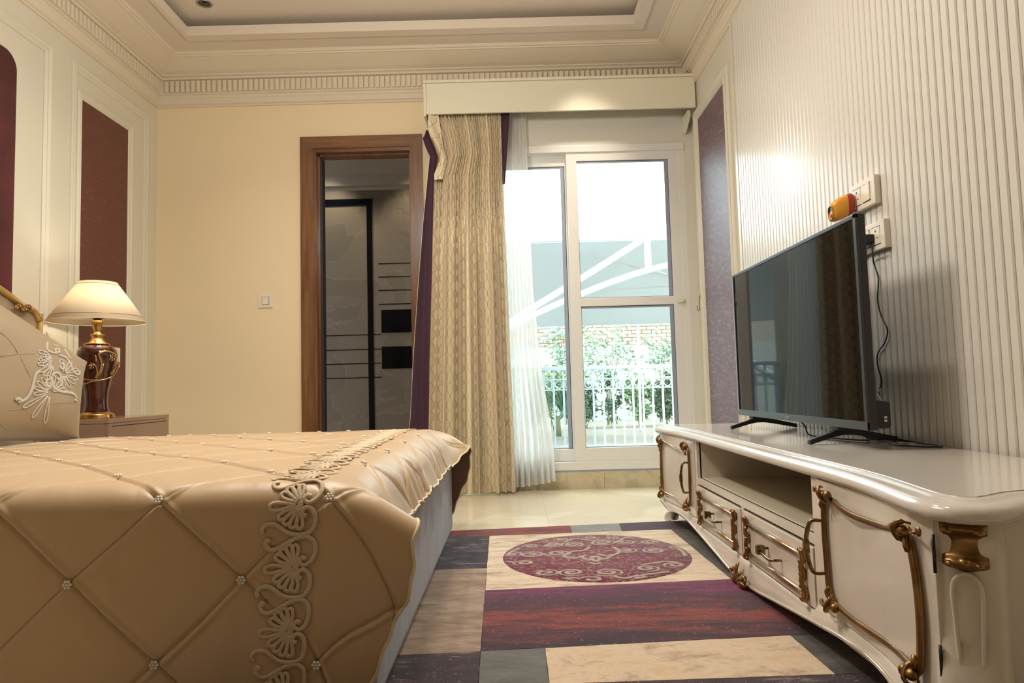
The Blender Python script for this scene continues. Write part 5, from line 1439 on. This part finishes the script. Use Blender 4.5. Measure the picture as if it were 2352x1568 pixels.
fabric(rows, 'fabric_valance')
rows = [[(x, 8.72-.03*math.sin(q/6*PI), 2.655-.022*q) for q in range(5)] for x in xs]
MB().grid(np.array(rows, float)).build('fabric_hem', mat('white canopy hem', (226, 230, 232), .7), cnp)
def T_(pts, r, name='tube'): MB().tube(smooth_path(pts, 8), r, 12).build(name, WT, cnp)
T_([(-3.5, 8.7, 2.60), (0, 8.7, 2.61), (7.5, 8.7, 2.62)], .038, 'edge_tube')
T_([(-1.2, 8.6, .75), (-.35, 8.6, 1.32), (.34, 8.6, 1.75), (.95, 8.6, 2.10), (1.70, 8.6, 2.55)], .042, 'diagonal_tube')
T_([(-1.3, 8.6, .70), (-.4, 8.6, 1.27), (.336, 8.6, 1.64), (.919, 8.6, 1.88), (1.475, 8.6, 2.075), (2.05, 8.6, 2.22), (3.2, 8.6, 2.40), (5.0, 8.6, 2.52)], .042, 'arched_tube')
T_([(1.77, 8.6, 2.60), (1.77, 8.6, 2.15)], .042, 'strut')
T_([(-1.3, 8.6, .72), (-1.3, 8.6, -.15)], .06, 'post')
T_([(-.9, 12.4, .8), (.45, 12.4, 1.50), (1.3, 12.4, 1.80), (2.1, 12.4, 1.91), (2.95, 12.4, 1.96), (4.2, 12.4, 1.97)], .026, 'arched_tube')
T_([(-.9, 12.4, .95), (.5, 12.4, 1.62), (1.1, 12.4, 1.90)], .022, 'diagonal_tube')
T_([(2.32, 12.4, 1.92), (2.30, 12.4, -.15)], .024, 'post')
T_([(-.9, 12.4, .95), (-.9, 12.4, -.15)], .05, 'post')
MB().tube(smooth_path([on(1150, 552, Y=9.0), on(1235, 560, Y=9.1), on(1335, 577, Y=9.25), on(1500, 620, Y=10.0), on(1545, 632, Y=10.3), on(1700, 668, Y=11)], 5), .026, 8).build('fabric_seam', FB, cnp)
T_([on(1100, 669, Y=10.75), on(1235, 665, Y=10.75), on(1540, 655, Y=10.75), on(1700, 650, Y=10.75)], .022, 'purlin')
T_([(4.6, 9.4, 2.35), (3.2, 12.2, 1.75)], .02, 'tie_tube')

pn = thing('added_fill_fixture', 'added unseen brass ceiling rose and rod for the fill lamp above the bed', 'ceiling light', (-.6, 2.3, 3.0))  # made-up fixture for the added fill lamp
MB().lathe([(.06, 3.189), (.065, 3.17), (.02, 3.15), (.006, 3.145), (.006, 2.56), (.02, 2.55)], (-.6, 2.3), 24).build('rod', M['brass'], pn)
